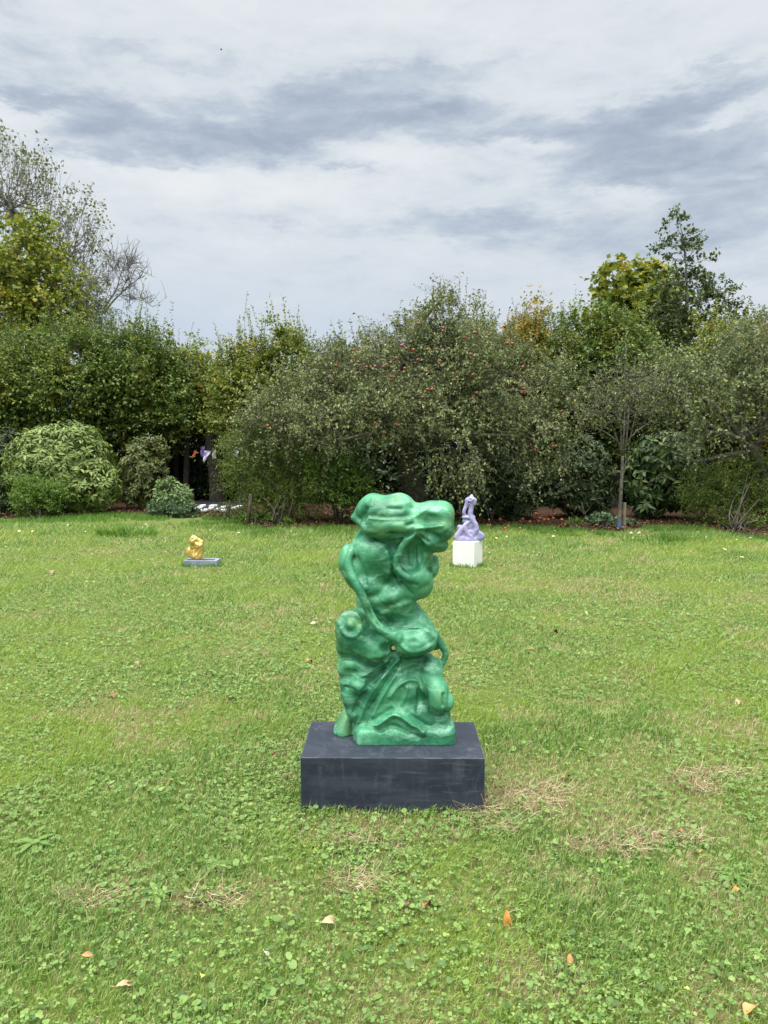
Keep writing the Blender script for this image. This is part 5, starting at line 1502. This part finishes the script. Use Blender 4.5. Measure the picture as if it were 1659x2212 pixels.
for (a0_, b0_, wl) in [(755, 1166, 15), (920, 1168, 18), (710, 1196, 16), (890, 1205, 14), (1085, 1188, 18), (780, 1232, 18), (600, 1222, 15), (985, 1222, 15), (1075, 1236, 16), (1235, 1200, 14), (1320, 1178, 18), (480, 1206, 8), (372, 1200, 8)]:
    pc = G(332 + a0_ * .14, 929 + b0_ * .14, .12)
    s_ = float(pc[1]) / FPX
    nn = 7
    an = np.sort(rng.uniform(0, 6.28, nn)); an = np.linspace(0, 2 * math.pi, nn, endpoint=False) + rng.normal(0, .15, nn)
    rr = rng.uniform(.85, 1.1, nn)
    o1 = np.column_stack([np.cos(an) * rr * wl * s_ * .48, np.sin(an) * rr * .20])
    a_ = Acc()
    V_ = np.concatenate([np.column_stack([o1, np.full(nn, -.012)]), np.column_stack([o1 * .97, np.full(nn, .025)])])
    a_.add(V_, [np.array([np.arange(nn) + nn]), np.array([[i, (i + 1) % nn, nn + (i + 1) % nn, nn + i] for i in range(nn)])])
    put("white_paver", a_.mesh("white_paver", (slabw,)), loc=(pc[0], pc[1], .115), kind="thing", label="flat white paving slab lying on the black ground sheet", category="paving slab", group="white slabs on the black sheet")

# ------------------------------------------------------------------ apples
def apple_mesh(name, mat, r=1.0):
    a = np.linspace(0, math.pi, 8); k = 10
    V = []
    prof = [(math.sin(t) * (1 - .06 * math.cos(t)), math.cos(t) * .90 - .24 * math.exp(-(math.sin(t) / .32) ** 2) * math.copysign(1, math.cos(t))) for t in a]
    for (pr, pz) in prof:
        th_ = np.arange(k) * 2 * math.pi / k
        V.append(np.column_stack([pr * np.cos(th_), pr * np.sin(th_), np.full(k, pz)]))
    V = np.concatenate(V) * r
    i = np.arange(k); j = (i + 1) % k
    F = np.concatenate([np.stack([i + s * k, i + (s + 1) * k, j + (s + 1) * k, j + s * k], 1) for s in range(len(prof) - 1)])
    A = Acc(); A.add(V, F)
    V2, F2 = curve_tube([(0, 0, .55 * r), (.05 * r, 0, .95 * r), (.16 * r, 0, 1.35 * r)], .06 * r, 4); A.add(V2, F2)
    return A.mesh(name, (mat,), smooth=True)


def apple_mat(name, c1, c2, c3):
    m, t = new_mat(name)
    tcn = t.n('ShaderNodeTexCoord'); oi = t.n('ShaderNodeObjectInfo')
    mp_ = t.n('ShaderNodeMapping'); t.link(tcn.outputs['Object'], mp_.inputs[0]); mp_.inputs['Scale'].default_value = (26, 26, 8)
    c = t.mix(t.smooth(t.noise(mp_.outputs[0], 1.0, 3.0), .4, .65), c1, c2)
    c = t.mix(t.math('MULTIPLY', oi.outputs['Random'], .55), c, c3)
    b = t.n('ShaderNodeBsdfPrincipled'); t.link(c, b.inputs['Base Color']); b.inputs['Roughness'].default_value = .35
    o = t.n('ShaderNodeOutputMaterial'); t.link(b.outputs[0], o.inputs[0])
    return m


ap_m = apple_mat("apple_skin", (.17, .026, .020), (.25, .06, .038), (.22, .075, .035))
ap_f = apple_mat("fallen_apple_skin", (.50, .055, .025), (.62, .15, .06), (.58, .27, .10))
AP = [(545, 400), (645, 385), (640, 435), (510, 430), (520, 475), (540, 447), (683, 407), (720, 405), (758, 407), (790, 388), (815, 367), (840, 310), (860, 325), (892, 330), (912, 375), (853, 413), (790, 452), (805, 452), (795, 467), (700, 497), (955, 327), (998, 327), (1012, 380), (1010, 392), (952, 427), (1090, 455), (955, 508), (975, 508), (933, 543),
      (1160, 442), (1122, 275), (1025, 245), (1028, 232), (1172, 252), (1185, 247), (1230, 265), (1302, 225), (1316, 300), (1338, 302), (1225, 395), (1358, 482), (1390, 505), (1380, 522), (1392, 522), (1160, 550), (1178, 523), (1183, 590), (1147, 613), (1558, 607), (1517, 677), (1410, 765), (1440, 780), (1522, 765), (1560, 862), (1580, 875), (1588, 1032), (720, 660), (660, 683), (758, 702), (523, 652), (237, 672), (915, 212), (827, 670), (1385, 407), (1150, 350), (625, 330)]
LC = np.array([P(l[0], l[1], l[2]) for l in AL]); LR = np.array([[l[3], l[5], l[4]] for l in AL]) * (np.array([l[2] for l in AL]) / FPX)[:, None]
am = apple_mesh("apple", ap_m)
for i, (a0_, b0_) in enumerate(AP):
    d = ray_dir(464.5 + a0_ * .48, 597.2 + b0_ * .48)
    o0 = np.array([0, 0, CAM_H])
    dd_, oo = d / LR, (o0 - LC) / LR
    A_, B_, C_ = (dd_ ** 2).sum(1), (dd_ * oo).sum(1), (oo ** 2).sum(1) - 1
    disc = B_ * B_ - A_ * C_
    t_ = np.where(disc > 0, (-B_ - np.sqrt(np.maximum(disc, 0))) / A_, 1e9).min()
    pc = o0 + d * (t_ - .16) if t_ < 1e8 else P(464.5 + a0_ * .48, 597.2 + b0_ * .48, 16.2)
    r_ = .034 * rng.uniform(.88, 1.12)
    o_ = put("apple", am, apple_tree, loc=Vector(pc - at))
    o_.scale = (r_,) * 3; o_.rotation_euler = (rng.normal(0, .35), rng.normal(0, .35), rng.uniform(0, 6.28))
fm = apple_mesh("fallen_apple", ap_f)
FA = [(1730, 933, 0), (1789, 960, 0), (1815, 958, 0), (1822, 990, 0), (1835, 990, 0), (1870, 1000, 0)]
FAP = [(1122, 1146), (1090, 1143), (1100, 1141), (1152, 1143), (1240, 1146), (1163, 1133), (1175, 1131), (1186, 1131), (1219, 1141), (1197, 1127), (1224, 1126), (1189, 1123), (1265, 1128), (1255, 1122), (1144, 1136), (1130, 1131), (1057, 1138), (1170, 1126), (1210, 1131), (1237, 1134), (1245, 1133), (790, 1139), (760, 1124), (754, 1127), (748, 1122), (765, 1130), (705, 1118), (1035, 1135), (1080, 1130), (1135, 1124), (1275, 1134), (730, 1126), (815, 1137), (1006, 1141), (1200, 1120), (1160, 1118)]
for (a0_, b0_) in FAP:
    pc = G(a0_ + rng.normal(0, 1.5), b0_ + rng.normal(0, 1.0)); r_ = .036 * rng.uniform(.85, 1.12)
    if pc[1] > edge_y(pc[0]):
        pc[2] += .05
    o_ = put("fallen_apple", fm, loc=Vector((pc[0], pc[1], pc[2] + r_ * .85)), label="fallen red apple lying on the ground under the apple tree", category="apple", group="fallen apples under the apple tree")
    o_.scale = (r_,) * 3; o_.rotation_euler = (rng.normal(0, 1), rng.normal(0, 1), rng.uniform(0, 6.28))

# ------------------------------------------------------------------ dry clumps, tussocks, fallen leaves on the lawn
def clump(label, px, py, r, n, straw=True, hmul=1.0):
    n = int(n * 1.8) if straw else n
    g = G(px, py)
    a = rng.uniform(0, 6.28, n); q = r * np.sqrt(rng.random(n))
    x, y = np.cos(a) * q * 1.3, np.sin(a) * q * .8
    acc = Acc()
    h = rng.uniform(.5, 1.2, n) * r * .75 * hmul
    if straw:
        d = np.stack([np.cos(a + rng.normal(0, .9, n)), np.sin(a + rng.normal(0, .9, n)), rng.uniform(-.05, .75, n)], 1)
        s = np.stack([x, y, rng.uniform(.005, .04, n)], 1); s -= d * r * .35; s[:, 2] = np.maximum(s[:, 2], .004)
        L = rng.uniform(.3, .85, n) ** 1.2 * r
        B = rng.normal(0, .45, (n, 3)) - np.array([0, 0, .25]); d = unit(d)
        twig_wood(acc, s, d, L, B, .0012 * max(1, g[1] / 3), 3)
    else:
        acc.add(*blades(x, y, h, np.full(n, .0045 * max(1, g[1] / 4)), rng.uniform(.2, .9, n), a))
    put("dry_grass_clump" if straw else "grass_tuft", acc.mesh("clump", (dry_m if straw else lush_m,)), loc=g, label=label, category="grass")


ZX = lambda c, d: (1061.8 + c * .36, 1592.6 + d * .36)
clump("wiry clump of dead grass leaning on the right front corner of the dark plinth", 1036, 1752, .115, 190)
clump("dead grass clump left of a bare patch, in the right foreground", *ZX(565, 668), .10, 120)
clump("dead grass clump right of a similar one in the right foreground, beside a bare patch", *ZX(775, 685), .10, 120)
clump("brownish dead grass clump behind the pair in the right foreground", *ZX(955, 620), .10, 110)
clump("pale dead grass clump rightmost of the row in the right foreground", *ZX(1180, 620), .085, 80)
clump("thin straw clump near the right edge, behind the foreground row", *ZX(1265, 322), .09, 80)
clump("straw clump near the right edge, farther back with a long trailing stalk", *ZX(1220, 250), .12, 90)
clump("pale straw clump farthest right, level with the plinth front", *ZX(1385, 215), .11, 80)
clump("wide dead grass patch right of the dark plinth near the reddish leaf", *ZX(170, 405), .15, 150)
clump("dead grass patch just right of the plinth, behind the wiry clump", *ZX(265, 335), .14, 130)
clump("pale dry clump left of the small orange leaf in front of the plinth's right end", *ZX(20, 545), .10, 100)
clump("dry clump in front of the plinth, left of its middle", 597.2 + 455 * .36, 1725.4 + 280 * .36, .08, 90)
clump("dry patch in the centre foreground below the plinth", 597.2 + 450 * .36, 1725.4 + 525 * .36, .11, 120)
clump("small dry clump in the left foreground with yellowed blades", 520 * .36, 1725.4 + 625 * .36, .10, 110)
clump("dry clump right of the dandelion rosette in the left foreground", 1250 * .36, 1725.4 + 620 * .36, .11, 120)
clump("long dark green grass tuft far back left, in front of the border", 275, 1157, .42, 420, False, .55)
clump("tuft of longer grass on the lawn back right, in front of the young tree", 1480, 1170, .35, 260, False, .5)


def weed(label, px, py, r, n):
    g = G(px, py); n = n * 2
    a = np.linspace(0, 6.28, n, endpoint=False) + rng.normal(0, .5, n)
    d = np.stack([np.cos(a), np.sin(a), rng.uniform(.1, .9, n)], 1)
    acc = Acc()
    d[:, 2] *= .45
    acc.add(*big_leaf_geo(np.tile([[0, 0, .012]], (n, 1)), d, np.stack([-np.cos(a) * .4, -np.sin(a) * .4, np.ones(n)], 1), r * rng.uniform(.25, .7, n), r * rng.uniform(.10, .19, n), .1, .25))
    put("dandelion_rosette", acc.mesh("dandelion_rosette", (clover_m,)), loc=g, label=label, category="weed")


weed("flat dandelion rosette in the left foreground", 940 * .36, 1725.4 + 590 * .36, .14, 15)
weed("dandelion rosette left of the plinth front, beside a dry clump", 1280 * .36, 1725.4 + 420 * .36, .13, 14)
weed("rosette of long leaves at the lower left edge", 200 * .36, 1725.4 + 290 * .36, .14, 14)
weed("rosette of broad leaves near the right edge of the foreground", *ZX(1450, 860), .13, 14)


def fallen_leaf(label, px, py, L, wr, c1, c2, curl=.25, rot=None, up=.3):
    g = G(px, py)
    L = L * .62 if g[1] < 4 else L
    nn = 9
    t = np.linspace(0, 1, nn)
    wdt = np.sin(np.pi * np.clip(t * .94 + .03, 0, 1)) ** .8 * L * wr * .5
    zc = -curl * L * (t - .5) ** 2 * 2
    V = []
    for tt, w_i, z_ in zip(t, wdt, zc):
        for s_ in (-1, -.5, 0, .5, 1):
            V.append([(tt - .5) * L, s_ * w_i, z_ + abs(s_) * w_i * .45 + rng.normal(0, .0012)])
    F = [[i * 5 + j, (i + 1) * 5 + j, (i + 1) * 5 + j + 1, i * 5 + j + 1] for i in range(nn - 1) for j in range(4)]
    acc = Acc(); acc.add(np.array(V), np.array(F))
    V_, F_ = curve_tube([(-.5 * L, 0, zc[0]), (-.62 * L, .01 * L, zc[0] + .01 * L), (-.74 * L, .04 * L, zc[0])], .0012 + L * .008, 4); acc.add(V_, F_)
    o = put("fallen_leaf", acc.mesh("fallen_leaf", (plain_mat("dead_leaf", c1, .7, c2, 40, .3, 80),), smooth=True), loc=Vector((g[0], g[1], .022 + L * .12)), label=label, category="leaf")
    o.rotation_euler = (rng.normal(0, .35), up, rng.uniform(0, 6.28) if rot is None else rot)


tan1, tan2, org1, org2, brn1, brn2 = (.34, .23, .12), (.46, .34, .20), (.46, .20, .04), (.56, .28, .07), (.13, .075, .045), (.20, .12, .075)
fallen_leaf("curled reddish brown leaf on dry grass right of the plinth", *ZX(442, 265), .075, .8, (.15, .03, .025), (.22, .05, .035), .5)
fallen_leaf("orange leaf standing upright in the foreground grass, right of centre", *ZX(95, 1150), .105, .40, org1, org2, .2, -1.05, 1.45)
fallen_leaf("grey-brown curled leaf beside the upright orange leaf", *ZX(150, 1098), .08, .5, (.20, .155, .11), (.27, .215, .16), .5, -.3)
fallen_leaf("small orange leaf near the right edge of the foreground", *ZX(1255, 722), .06, .35, org1, tan1, .2, .8)
fallen_leaf("orange-brown leaf low in the foreground right of centre", *ZX(470, 1385), .06, .5, org1, brn2, .4, 1.4, -.8)
fallen_leaf("orange leaf at the bottom right corner", *ZX(1545, 1680), .075, .7, org2, tan1, .4)
fallen_leaf("tiny yellow leaf low in the right foreground", *ZX(1175, 1555), .022, .9, (.72, .62, .12), (.8, .7, .25), .1)
fallen_leaf("small brown leaf at the right end of the dry clump row", *ZX(1130, 592), .05, .6, brn2, org1, .3)
fallen_leaf("small orange leaf in the right foreground by the broad-leaved rosette", *ZX(1465, 952), .045, .6, org1, org2, .3)
fallen_leaf("folded tan leaf in the foreground left of centre", 597.2 + 325 * .36, 1725.4 + 778 * .36, .085, .55, tan1, tan2, .7, .2)
fallen_leaf("crumpled rusty brown leaf in the centre foreground", 597.2 + 900 * .36, 1725.4 + 668 * .36, .075, .7, (.20, .10, .045), (.30, .15, .07), .6)
fallen_leaf("dark brown leaf just left of the crumpled rusty one", 597.2 + 785 * .36, 1725.4 + 660 * .36, .06, .6, (.07, .04, .025), brn1, .5, 1.3)
fallen_leaf("brownish leaf in the grass in front of the plinth's right end", 597.2 + 1190 * .36, 1725.4 + 400 * .36, .065, .4, brn2, tan1, .3, .1)
fallen_leaf("pale tan leaf at the bottom left of the foreground", 755 * .36, 1725.4 + 1165 * .36, .085, .42, tan1, tan2, .3, .5)
fallen_leaf("tan leaf left of the pale one at the bottom left", 530 * .36, 1725.4 + 985 * .36, .06, .45, tan1, org1, .3, .2)
fallen_leaf("dark dead leaf left of the dark plinth", 1235 * .36, 1725.4 + 210 * .36, .07, .4, brn1, brn2, .4, .6)
fallen_leaf("grey dried leaf standing in the bottom foreground left of centre", 1605 * .36, 1725.4 + 985 * .36, .048, .6, (.34, .30, .25), (.42, .38, .32), .4, -.5, 1.0)
fallen_leaf("yellow leaf in the bottom foreground left of the grey dried one", 1215 * .36, 1725.4 + 1105 * .36, .04, .7, (.50, .42, .07), (.6, .5, .12), .2)
for i_, (lx, ly, L_, c1, c2, lb_) in enumerate([(680, 1353, .085, tan2, (.5, .40, .28), "pale tan leaf on the lawn left of the sculpture's drum-like bulge"), (1197, 1371, .10, brn1, brn2, "brown twisted leaf on the lawn right of the sculpture"), (668, 1435, .08, tan1, org1, "upright tan leaf left of the sculpture's lower half"), (242, 1508, .07, (.24, .10, .05), brn2, "reddish brown leaf in the left middle of the lawn"),
        (1594, 1526, .07, tan2, tan1, "pale leaf near the right edge level with the plinth"), (298, 1440, .085, (.30, .20, .13), tan1, "dull brown leaf in the left middle, behind the reddish one"), (497, 1522, .08, tan2, tan1, "straw coloured leaf left of the sculpture's foot"), (593, 1640, .07, (.22, .05, .045), brn2, "dark red leaf left of the plinth"), (113, 1240, .12, tan1, brn2, "brown leaf on the lawn left of the gold sculpture"),
        (1265, 1330, .07, tan1, tan2, "small tan leaf on the open lawn right of the white block"), (1150, 1410, .07, org1, tan1, "orange leaf on the lawn right of the sculpture's hip"), (960, 1690, .05, brn2, tan1, "small brown leaf on the edge of the plinth top")]):
    if i_ < 11:
        fallen_leaf(lb_, lx, ly, L_, .5, c1, c2, .4)
# pale fallen leaves on the far lawn: a few pixels each
n_ = 0
while n_ < 45:
    x_, y_ = rng.uniform(-7, 7), rng.uniform(11, 16)
    if y_ < edge_y(x_) - .1 and rng.random() < .3 + .7 * (y_ > 13):
        if n_ == 0:
            a_ = Acc(); a_.add(*big_leaf_geo(np.zeros((1, 3)), np.array([[1.0, 0, .1]]), np.array([[0, 0, 1.0]]), np.array([.075]), np.array([.045]), .2, .2))
            fl = a_.mesh("pale_leaf", (plain_mat("pale_leaf", (.48, .47, .22), .7, (.62, .58, .36), 9),))
        o_ = put("fallen_leaf", fl, loc=(x_, y_, .05), label="pale yellowish leaf fallen on the far part of the lawn", category="leaf", group="pale leaves on the far lawn")
        o_.rotation_euler = (rng.normal(0, .4), rng.normal(0, .4), rng.uniform(0, 6.28)); n_ += 1

# a bird high up
bp_ = P(478, 107, 120.0)
a_ = Acc()
V_, F_ = curve_tube([(-.16, 0, 0), (-.08, 0, .01), (.03, 0, .01), (.12, 0, 0), (.17, 0, -.01)], [.012, .05, .055, .035, .008], 8); a_.add(V_, F_)
bird_m = plain_mat("dark_feathers", (.02, .02, .022), .8, (.04, .04, .045), 8)
bo = thing("bird", "tiny dark bird flying high in the clouds", "bird", bp_)
put("body", a_.mesh("body", (bird_m,), smooth=True), bo)
for s_ in (-1, 1):
    wv = np.array([[.06, .03 * s_, .01], [-.06, .03 * s_, .01], [.07, .16 * s_, .07], [-.05, .16 * s_, .07], [.0, .34 * s_, .02], [-.06, .33 * s_, .02]])
    wv2 = wv - [0, 0, .008]
    Fq = np.array([[0, 1, 3, 2], [2, 3, 5, 4], [6, 8, 9, 7], [8, 10, 11, 9]])
    a_ = Acc(); a_.add(np.concatenate([wv, wv2]), Fq)
    put("wing", a_.mesh("wing", (bird_m,)), bo)
print("plant tris", TRI, "objects", len(scene.objects))
